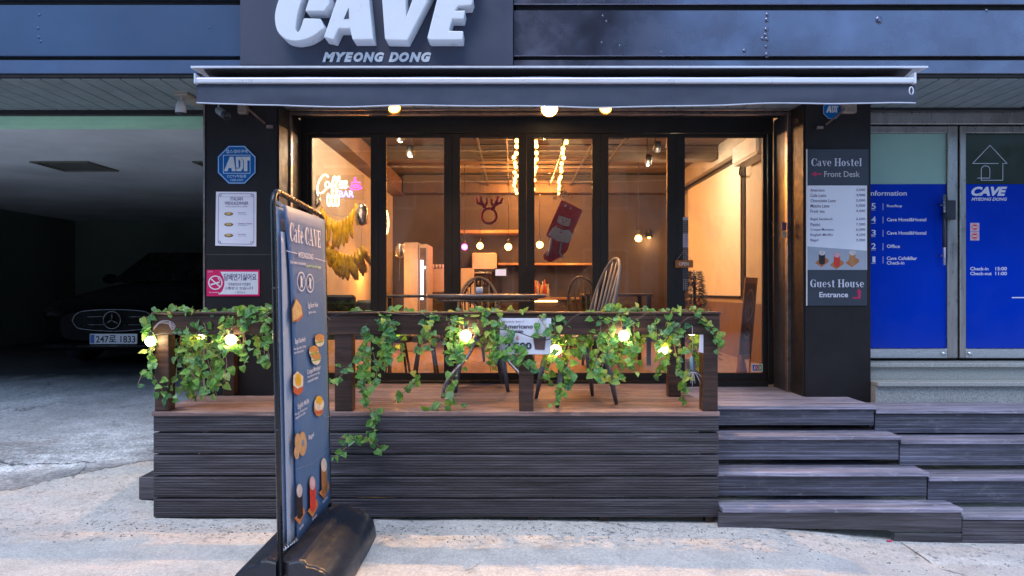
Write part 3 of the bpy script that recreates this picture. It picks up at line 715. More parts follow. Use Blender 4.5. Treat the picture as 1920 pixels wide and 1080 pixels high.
for (b0, b1, r0, r1) in (((445, 462), (198, 212), (465, 203), (506, 238)), ((1581, 1607), (198, 211), (1578, 208), (1537, 240))):
    Yp = 4.97
    build('bracket', MB().box(PX(b0[0], Yp), PX(b0[1], Yp), Yp, 5.018, PZ(b1[1], Yp), PZ(b1[0] - 16, Yp)), mat('bracket_metal', (.35, .28, .24), .5, .5, .3, 20), aw, .004)
    build('support_rod', MB().tube([(PX(r0[0], 4.7), 4.7, PZ(r0[1] - 14, 4.7)), (PX(r0[0], Yp), Yp - .05, PZ(r0[1], Yp)), (PX(r1[0], 5.1), 5.0, PZ(r1[1], 5.1))], .008, 8), M_rod, aw)
    build('rod_foot', MB().box(PX(r1[0] - 6, 5.0), PX(r1[0] + 6, 5.0), 4.99, 5.018, PZ(r1[1] + 2, 5.0), PZ(r1[1] - 3, 5.0)), M_rod, aw)

# spotlights under the awning
M_gold = mat('gold_lamp_housing', (.60, .30, .06), .3, .8, .1, 8)
M_hot = glow('hot_bulb', (1.0, .50, .10), 4)
M_hot2 = glow('hot_bulb_bright', (1.0, .70, .30), 40)
for (px, py, lab, yaw, tilt, hm, pw) in ((740, 205, 'small warm spotlight under the awning, left of the brightest one', 25, 35, M_hot, 60), (1030, 203, 'brightest warm spotlight shining straight out under the awning', -3, 82, M_hot2, 50), (1135, 204, 'small warm spotlight under the awning, right of the brightest one', -20, 48, M_hot, 60)):
    Yp = 5.0
    t = thing('spotlight', lab, 'spotlight', (PX(px, Yp), Yp, PZ(py, Yp)), 'warm spotlights under the awning')
    c = wloc(t); aim = Vector((sin(radians(yaw)) * sin(radians(tilt)), -sin(radians(tilt)), -cos(radians(tilt)))).normalized()
    R = aim.to_track_quat('Z', 'Y').to_matrix() * (1.3 if px == 1030 else 1.0)
    build('lamp_housing', MB().lathe([(.018, -.11), (.030, -.10), (.046, -.02), (.052, .0), (.050, .004), (.044, -.004)], c, 18, R), M_gold, t)
    build('bulb', MB().lathe([(0, -.002), (.03, -.004), (.043, -.012)], c, 18, R), hm, t)
    build('bracket', MB().tube([c - aim * .06, (c.x, c.y + .05, ZS - .02), (c.x, c.y + .05, ZS)], .008, 8), M_frame, t)
    ld = bpy.data.lights.new('spot_lamp', 'SPOT'); ld.energy = pw; ld.color = (1, .52, .18); ld.spot_size = radians(165); ld.spot_blend = .8; ld.shadow_soft_size = .012
    lo = bpy.data.objects.new('lamp_light', ld); COL.objects.link(lo); lo.parent = t; lo.location = aim * .02
    lo.rotation_euler = aim.to_track_quat('-Z', 'Y').to_euler()

# junction box, cameras
t = thing('junction_box', 'beige junction box fixed under the soffit left of the awning', 'junction box', (PX(345, 4.75), 4.75, 2.7))
mbx = mat('beige_box', (.28, .26, .22), .6, 0, .15, 10)
bx('box_body', PX(325, 4.75), PX(351, 4.75), 4.75, 5.05, PZ(178, 4.75), ZS - .008, mbx, t, .004)
bx('box_lid', PX(324, 4.74), PX(352, 4.74), 4.738, 4.749, PZ(168, 4.75), ZS - .012, mbx, t, .003)
t = thing('security_camera', 'small white dome camera hanging under the beige junction box', 'camera', (PX(339, 4.8), 4.8, 2.6))
c = (PX(339, 4.8), 4.8, 0)
build('camera_body', MB().lathe([(0, PZ(187, 4.8)), (.018, PZ(188, 4.8)), (.031, PZ(196, 4.8)), (.037, PZ(208, 4.8)), (.036, PZ(212, 4.8))], c, 18), mat('camera_white', (.6, .6, .62), .4), t)
build('lens_ring', MB().lathe([(.036, PZ(212, 4.8)), (.030, PZ(215, 4.8)), (0, PZ(215.5, 4.8))], c, 18), M_rubber, t)
build('stalk', MB().tube([(c[0], 4.8, PZ(188, 4.8)), (c[0], 4.82, PZ(176, 4.8))], .007, 8), mat('camera_white', (.6, .6, .62)), t)
t = thing('security_camera', 'grey cylinder camera tilted down on the black pillar above the blue octagon sign', 'camera', (PX(420, 4.9), 4.9, 2.6))
a = Vector((PX(407, 4.88), 4.9, PZ(205, 4.88))); b_ = Vector((PX(430, 4.84), 4.80, PZ(221, 4.84)))
u = (b_ - a).normalized(); R = u.to_track_quat('Z', 'Y').to_matrix(); ln = (b_ - a).length
build('camera_body', MB().lathe([(0, 0), (.020, .003), (.027, .01), (.027, ln * .72)], a, 18, R), mat('camera_grey', (.30, .33, .36), .4, .2), t)
build('hood', MB().lathe([(.0275, ln * .72), (.028, ln), (.024, ln), (.023, ln * .86), (0, ln * .85)], a, 18, R), M_rubber, t)
build('stalk', MB().tube([(a.x, a.y, a.z + .02), (a.x - .012, a.y + .05, a.z + .09), (a.x - .012, 5.018, a.z + .09)], .006, 8), mat('camera_white', (.6, .6, .62)), t)

# ------------------------------------------------------------------ signs on the pillars
YP = 5.018; fp = facade(YP - .006)
def panel(x0, y0, x1, y1, m, parent, name='sign_plate', Y=YP, t=.006): return bx(name, PX(x0, Y), PX(x1, Y), Y - t, Y, PZ(y1, Y), PZ(y0, Y), m, parent, .0008)
M_adt = mat('blue_enamel', (.0, .12, .40), .5, 0, .05, 3, spec=.15); M_skyp = mat('pale_blue_print', (.55, .68, .82), .5, 0, .02)
def octagon(name, cx, cy, r, lab, full=True):
    t = thing(name, lab, 'sign', (PX(cx, YP), YP, PZ(cy, YP)))
    oc = [(cx + r * a, cy + r * b_) for a, b_ in ((-.42, -1), (.42, -1), (1, -.42), (1, .42), (.42, 1), (-.42, 1), (-1, .42), (-1, -.42))]
    build('sign_plate', MB().prism([(PX(x, YP), PZ(y, YP)) for x, y in oc], YP - .006, YP), M_adt, t)
    mb = MB(); k = .95
    ocs = [(cx + (x - cx) * k, cy + (y - cy) * k) for x, y in oc]
    line_mb(mb, ocs + [ocs[0]], r * .035, fp, .001); build('border', mb, M_skyp, t)
    if full:
        mb = MB(); line_mb(mb, [(cx - 25, cy - 18), (cx + 25, cy - 18), (cx + 25, cy + 16), (cx - 25, cy + 16), (cx - 25, cy - 18)], 1.1, fp, .001); build('border', mb, M_skyp, t)
        text('캡스경비구역', (cx - 20, cy - 28.5, cx + 20, cy - 21.5), fp, M_skyp, t, .015)
        text('CCTV작동중', (cx - 18, cy + 18.5, cx + 18, cy + 24.5), fp, M_skyp, t, .01)
        text('1588-6400', (cx - 12, cy + 26.5, cx + 12, cy + 30.5), fp, M_skyp, t)
    mw = mat('silver_print', (.62, .66, .70), .4, 0, .05)
    mb = MB(); q = r / 36
    for pts in ([(-24, 13), (-13, -14), (-6, -14), (-2, 13), (-9, 13), (-10, 7), (-15, 7), (-17, 13)], [(-2, -14), (8, -14), (12, -9), (12, 7), (8, 13), (-.5, 13), (-1, 8), (5, 8), (7, 4), (7, -5), (5, -8.5), (3, -8.5), (4, 6.5), (-1, 6.5)], [(9, -14), (25, -14), (25, -7), (20, -7), (20, 13), (13.5, 13), (13.5, -7), (10, -7)]):
        poly_mb(mb, [(cx + a * q, cy - 1 + b_ * q) for a, b_ in pts], fp, .0016)
    build('lettering', mb, mw, t)
octagon('security_sign', 444, 309, 36, 'blue octagonal ADT security sign on the left black pillar')
octagon('security_sign', 1560, 206, 17, 'small blue security sign half hidden under the awning on the right pillar', False)

M_paper = mat('lilac_white_paper', (.82, .80, .90), .7, 0, .04, 5); M_ink = mat('purple_ink', (.12, .08, .20), .6, 0, .05)
t = thing('menu_poster', 'white framed paper menu poster on the left black pillar', 'poster', (PX(443, YP), YP, PZ(411, YP)))
build('sheet', MB().prism([(PX(x, YP), PZ(y, YP)) for x, y in ((405.5, 359.5), (481, 360), (480.5, 462), (404, 460.5))], YP - .004, YP), M_paper, t)
fq = facade(YP - .004); mb = MB(); line_mb(mb, [(410, 367), (414, 363), (472, 363.5), (476, 367), (476, 454), (472, 458), (413, 457), (409, 453), (410, 367)], .7, fq, .001)
line_mb(mb, [(411.5, 369), (474, 369)], .3, fq, .001)
for (x, y) in ((413, 366), (473, 366), (472, 455), (412, 454)): ring_mb(mb, x, y, 2.6, 2.6, .7, fq, .0015, 12)
build('border', mb, M_ink, t)
text('ITALIAN', (432, 369.5, 455, 376), fq, M_ink, t, .005, lift=.0012); text('VREULALDINNER', (421, 378, 466, 384), fq, M_ink, t, .01, lift=.0012)
text('아메리카노를 함께 즐기는 세트메뉴', (423, 386, 464, 388.6), fq, M_ink, t, lift=.0012)
for k, (cy, s) in enumerate(((401, 'Spinach'), (421, 'Chicken Tomato'), (441.5, 'Sausage'))):
    mb = MB(); poly_mb(mb, ell(429, cy, 8.5, 3.4, 14), fq, .001); build('food_picture', mb, mat('brown_dish', (.16, .10, .07), .6, 0, .4, 60), t)
    mb = MB(); poly_mb(mb, ell(428.5, cy - .6, 5.5, 2.3, 12), fq, .0014); build('food_picture', mb, mat('yellow_food', (.62, .42, .12), .6, 0, .4, 90), t)
    text(s, (446, cy - 3.2, 446 + len(s) * 1.7 + 3, cy - .6), fq, M_ink, t, .01, lift=.0012); text(s.lower() + ' ciabatta', (447, cy + .6, 463, cy + 2.2), fq, M_ink, t, lift=.0012)

M_mag = mat('magenta_enamel', (.66, .012, .12), .35, 0, .05); M_ppr = mat('sign_white', (.74, .74, .80), .4, 0, .04)
t = thing('no_smoking_sign', 'pink and white no smoking sign in Korean low on the left black pillar', 'sign', (PX(437, YP), YP, PZ(531, YP)))
panel(388, 506, 487, 555.5, M_mag, t)
pts = [(413, 509.5)] + [(484, 509.5), (484, 552), (409, 552)] + [(413 + 8 * sin(pi * k / 8), 552 - 42.5 * k / 8) for k in range(1, 8)]
shape('print_field', pts, fp, M_ppr, t, .001)
mb = MB(); ring_mb(mb, 404, 530, 13.5, 13.5, 2.2, fp, .002); build('print_ring', mb, M_ppr, t)
mb = MB(); line_mb(mb, [(394, 521), (414, 539)], 2.4, fp, .0026); line_mb(mb, [(395, 534), (412, 529)], 3.0, fp, .002); line_mb(mb, [(413, 527), (409, 522), (413, 519)], 1.2, fp, .002); build('print_ring', mb, M_ppr, t)
text('담배연기싫어요', (420, 513, 481, 526), fp, M_ink, t, .02, lift=.002); text('간접흡연으로 이웃들이', (428, 530, 470, 535.5), fp, M_ink, t, .005, lift=.002)
text('고통받고 있습니다', (421, 537.5, 475, 543), fp, M_ink, t, .005, lift=.002); text('No smoking', (392, 547, 411, 550), fp, M_ppr, t, .01); text('ㄴ 중구보건소', (441, 546, 460, 550), fp, M_ink, t, lift=.002)
text('금연구역', (390, 508, 399, 511), fp, M_ppr, t)

# right pillar menu board
M_navy = mat('slate_navy_panel', (.036, .046, .066), .45, 0, .08, 2); M_menu = mat('pale_menu_panel', (.78, .80, .88), .5, 0, .04, 3)
t = thing('menu_board', 'tall navy and white hostel menu board on the right black pillar', 'menu board', (PX(1571, YP), YP, PZ(426, YP)))
panel(1513, 280, 1628, 347.5, M_navy, t, 'top_panel'); panel(1513, 348, 1625, 506, M_menu, t, 'menu_panel'); panel(1513.5, 506.5, 1625, 573, M_navy, t, 'bottom_panel')
panel(1511.2, 280, 1512.8, 573, M_white, t, 'edge_strip', t=.010)
M_pale = mat('pale_lilac_print', (.66, .68, .80), .5, 0, .03)
serif('Cave Hostel', (1521, 297, 1617, 311.5), fp, M_pale, t); text('Front Desk', (1545, 321, 1612, 332), fp, mat('grey_print', (.48, .47, .50), .5), t, .012)
M_red = mat('crimson_print', (.45, .02, .10), .5, 0, .03)
shape('arrow', [(1521, 326.5), (1530, 321), (1530, 325), (1541, 325), (1541, 328), (1530, 328), (1530, 332)], fp, M_red, t)
rows = [('Americano', '3,500'), ('Cafe Latte', '4,000'), ('Chocolatte Latte', '5,000'), ('Matcha Latte', '5,000'), ('Fruit tea', '4,500'), None, ('Bagel Sandwich', '6,500'), ('Panini', '7,500'), ('Croque Monsieur', '6,500'), ('English Muffin', '4,500'), ('Bagel', '3,500')]
yy = 353.5
for r_ in rows:
    if r_ is None: yy += 5.2; continue
    text(r_[0], (1519.5, yy, 1519.5 + len(r_[0]) * 2.95, yy + 6), fp, M_ink, t, .002, name='menu_line'); text(r_[1], (1605, yy, 1622, yy + 5.4), fp, M_ink, t, .002, name='price'); yy += 9.9
shape('table_print', [(1514, 506), (1625, 506), (1625, 470), (1514, 462)], fp, mat('grey_table_print', (.36, .40, .48), .5, 0, .06), t, .001)
def drink(cx, cy, s, body, top, tray, plane, parent, fx=1.0):
    q = lambda pts: [(cx + a * s * fx, cy + b_ * s) for a, b_ in pts]
    shape('drink_picture', q([(-13, 10), (-1, 18), (13, 8), (12, 3), (0, -2)]), plane, tray, parent, .0015)
    shape('drink_picture', q([(-6, -8), (6, -8), (5.5, 11), (0, 14), (-5.5, 11)]), plane, body, parent, .0020)
    shape('drink_picture', q(ell(0, -9, 6.5, 5, 14)), plane, top, parent, .0024)
mk = lambda n, c: mat(n, c, .5, 0, .2, 80)
m_tray = mk('wood_coaster_print', (.45, .15, .05)); m_cola = mk('black_coffee_print', (.02, .012, .01)); m_str = mk('red_drink_print', (.62, .04, .02)); m_lat = mk('latte_print', (.45, .20, .07)); m_ice = mk('ice_print', (.60, .55, .55)); m_pink = mk('pink_foam_print', (.65, .35, .38))
drink(1541, 483, 1.0, m_cola, m_ice, m_tray, fp, t); drink(1569, 487, 1.0, m_str, m_pink, m_tray, fp, t); drink(1598, 483, 1.0, m_lat, m_ice, m_tray, fp, t)
serif('Guest House', (1519, 524, 1621, 538.5), fp, M_pale, t); text('Entrance', (1536, 547.5, 1590, 557.5), fp, M_pale, t, .02)
shape('arrow', [(1598, 560), (1598, 557), (1608, 557), (1608, 548), (1605, 548), (1610, 541), (1616, 548), (1613.5, 548), (1613.5, 560)], fp, M_red, t)
text('', (0, 0, 1, 1), fp, M_red, t) if False else None

t = thing('paper_scrap', 'tiny crumpled pink scrap caught under the lowest wooden step', 'scrap', (2.31, 4.18, gz(2.31, 4.18)))
c = wloc(t); mb = MB(); mb.ball(c + Vector((0, 0, .007)), .013, 10, (1.3, .6, .55)); mb.v = [tuple(c + (Vector(v_) - c) * (1 + .5 * mnoise.noise(Vector(v_) * 60))) for v_ in mb.v]
build('scrap_sheet', mb, mat('pink_scrap', (.55, .08, .14), .7, 0, .3, 60), t)
# small intercom and number plate by the cafe door
t = thing('door_sensor', 'tiny square access plates on the black jamb right of the cafe door', 'access plate', (PX(1470, 5.24), 5.24, PZ(435, 5.24)))
bx('sensor_plate', PX(1466, 5.24), PX(1474.5, 5.24), 5.236, 5.246, PZ(446, 5.24), PZ(435, 5.24), mat('tan_plate', (.45, .33, .26), .5), t, .001)
bx('sensor_plate', PX(1466, 5.24), PX(1474.5, 5.24), 5.238, 5.246, PZ(432, 5.24), PZ(417, 5.24), mat('violet_plate', (.12, .08, .16), .4), t, .001)

# ------------------------------------------------------------------ blue glass doors at the right
YD = 5.25
M_blue = mat('royal_blue_film', (.000, .036, .47), .14, 0, .10, 1.5, .012, 5, spec=.30)
M_mint = mat('frosted_mint_film', (.28, .48, .42), .5, 0, .06, 2, .06, 120)
M_dgreen = mat('dark_green_glass', (.035, .055, .045), .12, 0, .15, 1.2)
eb = thing('door_frame', 'brushed steel lintel and frame over the two blue glass doors', 'door frame', (3.5, YD, .89))
bx('lintel', 2.64, 4.8, YD - .04, YD + .08, PZ(235, YD), PZ(208, YD), M_steel, eb, .004)
bx('lintel', 2.64, 4.8, YD - .055, YD + .04, PZ(207, YD), PZ(203.5, YD), M_steel, eb, .004)
def steel_door(px0, px1, sl_px, sr_px, label, upper):
    t = thing('glass_door', label, 'glass door', (PX((px0 + px1) / 2, YD), YD, PZ(671, YD)), 'steel framed blue entrance doors')
    X0, X1 = PX(px0, YD), PX(px1, YD); a, b_ = PX(sl_px, YD), PX(sr_px, YD); Z = lambda p: PZ(p, YD)
    bx('stile', X0, a, YD - .02, YD + .025, Z(671), Z(237), M_steel, t, .004); bx('stile', b_, X1, YD - .02, YD + .025, Z(671), Z(237), M_steel, t, .004)
    bx('top_rail', a + .001, b_ - .001, YD - .018, YD + .023, Z(250), Z(237.5), M_steel, t, .003); bx('bottom_rail', a + .001, b_ - .001, YD - .018, YD + .023, Z(671), Z(653.5), M_alu, t, .003)
    bx('pane', a + .001, b_ - .001, YD, YD + .008, Z(653), Z(345.4), M_blue, t)
    bx('pane', a + .001, b_ - .001, YD, YD + .008, Z(345), Z(250.5), upper, t)
    return t
fd = facade(YD)
dl = steel_door(1596, 1793, 1608, 1774, 'left blue glass door with the white Information list and mint top', M_mint)
dr = steel_door(1797, 1990, 1808.5, 1972, 'right blue glass door with the white house logo on it', M_dgreen)
mb = MB()   # fine diagonal lines of the frosted film
for k in range(-14, 24):
    x = 1608 + k * 9
    p0, p1 = (x, 345), (x + 70, 251)
    pts = []
    if x + 70 > 1609 and x < 1773:
        t0 = max(0, (1609 - x) / 70); t1 = min(1, (1773 - x) / 70)
        if t1 > t0: line_mb(mb, [(x + 70 * t0, 345 - 94 * t0), (x + 70 * t1, 345 - 94 * t1)], .8, fd, .001)
build('film_pattern', mb, mat('mint_line', (.33, .46, .44), .5), dl)
for (px, door) in ((1766, dl), (1815, dr)):
    build('lock_cylinder', MB().lathe([(0, -.012), (.014, -.012), (.016, -.002), (.016, .004)], (PX(px, YD), YD - .02, PZ(663, YD)), 14, Matrix.Rotation(radians(-90), 3, 'X')), M_alu, door)
M_pw = mat('soft_white_print', (.70, .72, .86), .5, 0, .02)
text('Information', (1629, 357.5, 1700, 367), fd, M_pw, dl, .016)
for i, (s, lines) in enumerate((('5', ['Rooftop']), ('4', ['Cave Hotel&Hostel']), ('3', ['Cave Hotel&Hostel']), ('2', ['Office']), ('1', ['Cave Cafe&Bar', 'Check-in']))):
    y = 381 + i * 25
    text(s, (1633.5 + (2 if s == '1' else 0), y, 1642 - (1 if s == '1' else 0), y + 11), fd, M_pw, dl, .012); shape('underline', rectp(1633.5, y + 12.5, 1641.5, y + 13.2), fd, M_pw, dl)
    shape('divider', rectp(1655, y, 1655.8, y + 13), fd, M_pw, dl)
    for k, l in enumerate(lines): text(l, (1662.5, y + 2.5 + k * 8.6 - (2.5 if len(lines) > 1 else 0), 1662.5 + len(l) * (4.35 if len(l) > 10 else 4.1), y + 9 + k * 8.6 - (2.5 if len(lines) > 1 else 0)), fd, M_pw, dl, .016)
hx = PX(1770.5, YD - .06)
build('pull_handle', MB().tube([(hx, YD - .06, PZ(497, YD - .06)), (hx, YD - .06, PZ(365, YD - .06))], .0105, 10), M_alu, dl)
build('handle_grip', MB().tube([(hx, YD - .06, PZ(464, YD - .06)), (hx, YD - .06, PZ(398, YD - .06))], .0125, 10), M_rubber, dl)
for py in (385, 480): build('handle_mount', MB().tube([(hx, YD - .055, PZ(py, YD)), (hx, YD + .0, PZ(py, YD))], .007, 8), M_alu, dl)
bx('lock_box', PX(1772, YD - .04), PX(1791.5, YD - .04), YD - .05, YD - .0205, PZ(413, YD), PZ(377, YD), M_rubber, dl, .005)
mb = MB(); line_mb(mb, [(1872, 306.5), (1823.5, 306.5), (1856, 272.5), (1888, 306.5), (1880, 306.5), (1880, 338), (1839, 338)], 1.0, fd, .0015)
line_mb(mb, [(1839.5, 338), (1839.5, 318)] + [(1847.5 - 8 * cos(pi * k / 10), 318 - 7 * sin(pi * k / 10)) for k in range(1, 10)] + [(1855.5, 318), (1855.5, 334), (1832, 334)], 1.0, fd, .0022)
build('house_logo', mb, M_pw, dr)
text('CAVE', (1821, 350, 1888, 367.5), fd, M_pw, dr, .05, .28, space=.95); text('MYEONG DONG', (1821, 370.5, 1888, 376.5), fd, M_pw, dr, .03, .3)
text('Check-in', (1819, 500.5, 1853, 507), fd, M_pw, dr, .016); text('15:00', (1866, 500.5, 1887.5, 507), fd, M_pw, dr, .016)
text('Check-out', (1819, 509.5, 1859, 516), fd, M_pw, dr, .016); text('11:00', (1866, 509.5, 1887.5, 516), fd, M_pw, dr, .016)
shape('white_line', rectp(1897, 557, 1960, 559), fd, M_pw, dr)
for k, y in enumerate((418, 434.8)):
    shape('sticker', rectp(1819, y, 1836, y + 16), fd, mat('pink_sticker_field', (.62, .45, .55), .5), dr, .0012)
    mb = MB(); poly_mb(mb, ell(1827.5, y + 8, 6.6, 6.6, 18), fd, .002); build('sticker_disc', mb, mat('red_sticker_disc', (.60, .04, .05), .5), dr)
    mb = MB(); ring_mb(mb, 1827.5, y + 8, 5.6, 5.6, .6, fd, .0026, 18); poly_mb(mb, rectp(1823.5, y + 7, 1831.5, y + 9), fd, .0026); build('sticker_mark', mb, M_ppr, dr)
bx('lobby_wall', 2.64, 4.8, YD + .03, YD + .10, .6, ZS, M_groove, bd)
# ------------------------------------------------------------------ railing
rail = thing('terrace_railing', 'dark brown wooden railing with square posts around the terrace deck', 'railing', (-.475, YF, ZD))
zr1, zr0 = PZ(590, YF + .02), PZ(627, YF + .02)
def post(x0, x1, y0, y1): bx('post', x0, x1, y0, y1, ZD + .001, zr1 - .004, M_post_wood, rail, .004)
S = 1 / 300.0 * 1.0
posts = [(-2.240, -2.150), ((630 - 960) / 297, (663 - 960) / 297), ((973 - 960) / 297, (1000 - 960) / 297), ((1315 - 960) / 297, 1.290)]
for x0, x1 in posts: post(x0, x1, YF + .006, YF + .092)
post(1.115, 1.205, 4.86, 4.94); post(-2.09, -2.01, 4.93, 5.01)
bx('top_rail', XL - .006, XR + .006, YF - .004, YF + .024, zr0, zr1, M_post_wood, rail, .004)
# cap boards
bx('cap_board', XL - .01, XR + .01, YF - .012, YF + .105, zr1 + .001, zr1 + .018, M_post_wood, rail, .004)
bx('top_rail', -2.236, -2.212, YF + .107, 5.01, zr0, zr1, M_post_wood, rail, .004); bx('top_rail', 1.175, 1.20, YF + .107, 4.85, zr0, zr1, M_post_wood, rail, .004)

# ------------------------------------------------------------------ banner stand
def bp(px, py):
    z = 1.0
    for _ in range(6):
        X = -1.06 - (z - .2) * .021; Y = F * X / (px - 960.0); z = EYE - (py - HOR) * Y / F
    return Y, z
bs = thing('banner_stand', 'black framed double-sided cafe menu banner on a rounded water base in front', 'banner stand', (-1.05, 3.6, 0))
YB0, YB1, ZB0, ZB1 = 3.23, 3.945, .195, 1.83
def bpl(u, z, n=0.0): return (-1.06 - (z - .2) * .021 + n, u, z)     # banner plane: u along y, z up, n towards +x
M_ban = mat('slate_blue_banner', (.09, .17, .33), .55, 0, .10, 1.2, spec=.25); M_banback = mat('pale_banner_reverse', (.36, .43, .56), .45, 0, .04, 1, coat=.1)
def sheet(name, y0, y1, z0, z1, n, m, cutl=0.0):
    mb = MB(); A, B = 10, 24
    for layer in (0, .0015):
        for j in range(B + 1):
            for i in range(A + 1):
                z = z0 + (z1 - z0) * j / B; yy0 = y0 + cutl * (j / B) ** 6 * -1; yv = yy0 + (y1 - yy0) * i / A
                bul = .010 * sin(pi * i / A) * mnoise.noise(Vector((i * .25, j * .18, n * 50)))
                mb.v.append(bpl(yv, z, n - layer + bul))
    w = A + 1; o2 = w * (B + 1)
    for j in range(B):
        for i in range(A):
            a = j * w + i; mb.f.append((a, a + 1, a + w + 1, a + w)); mb.sm.append(True); mb.f.append((o2 + a, o2 + a + w, o2 + a + w + 1, o2 + a + 1)); mb.sm.append(True)
    ed = [i for i in range(w)] + [j * w + A for j in range(1, B + 1)] + [B * w + i for i in range(A - 1, -1, -1)] + [j * w for j in range(B - 1, 0, -1)]
    for q in range(len(ed)):
        a, b_ = ed[q], ed[(q + 1) % len(ed)]; mb.f.append((a, o2 + a, o2 + b_, b_)); mb.sm.append(False)
    return build(name, mb, m, bs)
sheet('rear_banner', YB0 + .0, YB1 - .04, ZB0 + .02, ZB1 - .01, -.022, M_banback)
# the front sheet, its printed panel and a pale hem on its near edge
sheet('front_banner', YB0 + .10, YB1, ZB0, ZB1 - .0, .012, M_ban, .10)
sheet('banner_hem', YB0 - .005, YB0 + .15, ZB0 + .01, ZB1 - .13, .0, M_banback)
M_pole = mat('black_tube', (.015, .016, .02), .28, .4, .1, 10, coat=.3)
def fr_pt(y, z): return bpl(y, z, -.005)
Yn, Yf_ = 3.14, 3.975; r = .07
path = [fr_pt(Yn, .10), fr_pt(Yn, 1.0), fr_pt(Yn, 1.885 - r)] + [fr_pt(Yn + r - r * cos(a), 1.885 - r + r * sin(a)) for a in (radians(20), radians(45), radians(70), radians(90))] + [fr_pt(Yf_ - r, 1.885 - .03)] + [fr_pt(Yf_ - r + r * sin(a), 1.855 - r + r * cos(a)) for a in (radians(20), radians(45), radians(70), radians(90))] + [fr_pt(Yf_, 1.0), fr_pt(Yf_, .10)]
build('frame_tube', MB().tube(path, .0135, 12), M_pole, bs)
for (y, z) in ((Yn, 1.43), (Yf_, 1.43), (Yn, .78)): build('tube_joint', MB().tube([fr_pt(y, z - .004), fr_pt(y, z + .004)], .0150, 12), M_rubber, bs)
M_clip = mat('chrome_spring', (.6, .6, .62), .2, 1)
for (y0, z0, y1, z1) in ((Yn, 1.84, YB0 + .01, ZB1 - .01), (Yf_, 1.80, YB1 - .01, ZB1 - .01), (Yn, .22, YB0 + .11, ZB0 + .01), (Yf_, .24, YB1 - .01, ZB0 + .012)):
    p0 = Vector(fr_pt(y0, z0)); p1 = Vector(bpl(y1, z1, .008)); pts = []
    for k in range(33):
        t_ = k / 32; p = p0.lerp(p1, t_); pts.append(p + Vector((.008 * cos(t_ * 50), 0, .008 * sin(t_ * 50))))
    build('clip_spring', MB().tube(pts, .0022, 5), M_clip, bs)
# base: two rounded lobes with a groove for the frame
def lobe(s, x0=.0):
    P = [(0.030, .0), (.030, .190), (.075, .200), (.100, .196), (.112, .176)] + [(.112 + .150 * sin(a), .176 * cos(a) ** .9 if cos(a) > 0 else 0) for a in [radians(q) for q in (15, 30, 45, 60, 75, 88)]] + [(.262, .0)]
    return [(-1.052 + s * a, b_) for a, b_ in P]
base = MB()
for s in (1, -1):
    P = lobe(s); n = len(P); yl = [3.125, 3.13, 3.145, 3.90, 3.98, 4.03, 4.045]; sc = [.94, .98, 1, 1, .97, .88, .80]
    for y, k in zip(yl, sc):
        for (a, b_) in P: base.v.append((-1.052 + (a + 1.052) * (.6 + .4 * k), y, b_ * k + gz(a, y, False)))
    b0 = 0 if s == 1 else n * len(yl)
    for j in range(len(yl) - 1):
        for i in range(n - 1):
            base.f.append([b0 + j * n + i, b0 + j * n + i + 1, b0 + (j + 1) * n + i + 1, b0 + (j + 1) * n + i]); base.sm.append(2 < i < n - 2)
    base.f.append([b0 + i for i in range(n)]); base.sm.append(False); base.f.append([b0 + (len(yl) - 1) * n + i for i in range(n)]); base.sm.append(False)
bo = build('water_base', base, M_rubber, bs); 
bx('base_plate', -1.085, -1.019, 3.16, 4.03, .002, .165, M_rubber, bs, .003)
# print on the banner: lines given by their left and right ends in the photograph
M_bw = mat('banner_white_print', (.66, .68, .78), .5, 0, .02)
def bl(px0, py0, px1, py1, h, fn, s, m=M_bw, **k):
    y0, z0 = bp(px0, py0); y1, z1 = bp(px1, py1); z = (z0 + z1) / 2
    return fn(s, (y0, z + h / 2, y1, z - h / 2), lambda u, v, n=0: bpl(u, v, .022 + n), m, bs, **k)
bfl = lambda u, v, n=0: bpl(u, v, .022 + n)
def tx(s, box, pl_, m, p, off=.01, **k): return text(s, box, pl_, m, p, off)
bl(534, 427, 594, 455, .092, serif, 'Cafe CAVE')
bl(551, 476, 579, 483, .030, tx, 'MYEONGDONG')
for a, b_ in (((527, 470), (548, 475)), ((582, 484), (603, 490))):
    (y0, z0), (y1, z1) = bp(*a), bp(*b_); shape('rule', [(y0, z0 - .002), (y1, z1 - .002), (y1, z1 + .001), (y0, z0 + .001)], bfl, M_bw, bs)
bl(535, 490, 565, 497, .020, tx, 'Our menu is exclusively'); bl(566, 497, 594, 503, .020, tx, 'gluten-free and vegan', mat('lime_print', (.45, .62, .25), .5))
for (cx, cy) in ((556.5, 528), (573, 531)):
    y, z = bp(cx, cy); mb = MB(); ring_mb(mb, y, z, .068, .050, .006, bfl, .002, 28); build('icon', mb, M_bw, bs)
    mb = MB(); line_mb(mb, [(y - .018, z + .03), (y + .018, z - .03)], .006, bfl, .002); poly_mb(mb, ell(y, z, .014, .03, 12), bfl, .0024); line_mb(mb, [(y - .045, z - .025), (y + .045, z + .03)] if cx > 570 else [(y - .03, z - .035), (y + .04, z + .035)], .004, bfl, .003); build('icon', mb, M_bw, bs)
def food(name, pts, col, lift=.002, var=.25):
    P = [bp(*p) for p in pts]; return shape(name, P, bfl, mat('print_%02d_%02d_%02d' % tuple(int(c * 99) for c in col), col, .5, 0, var, 30), bs, lift)
def blob(name, cx, cy, rx, ry, col, lift=.002): food(name, [(cx + rx * cos(2 * pi * k / 16), cy + ry * sin(2 * pi * k / 16)) for k in range(16)], col, lift)
TOAST, CRUST, YOLK, HAM, CREAM, BUN = (.62, .40, .17), (.30, .13, .04), (.72, .40, .03), (.55, .12, .06), (.68, .60, .48), (.52, .24, .08)
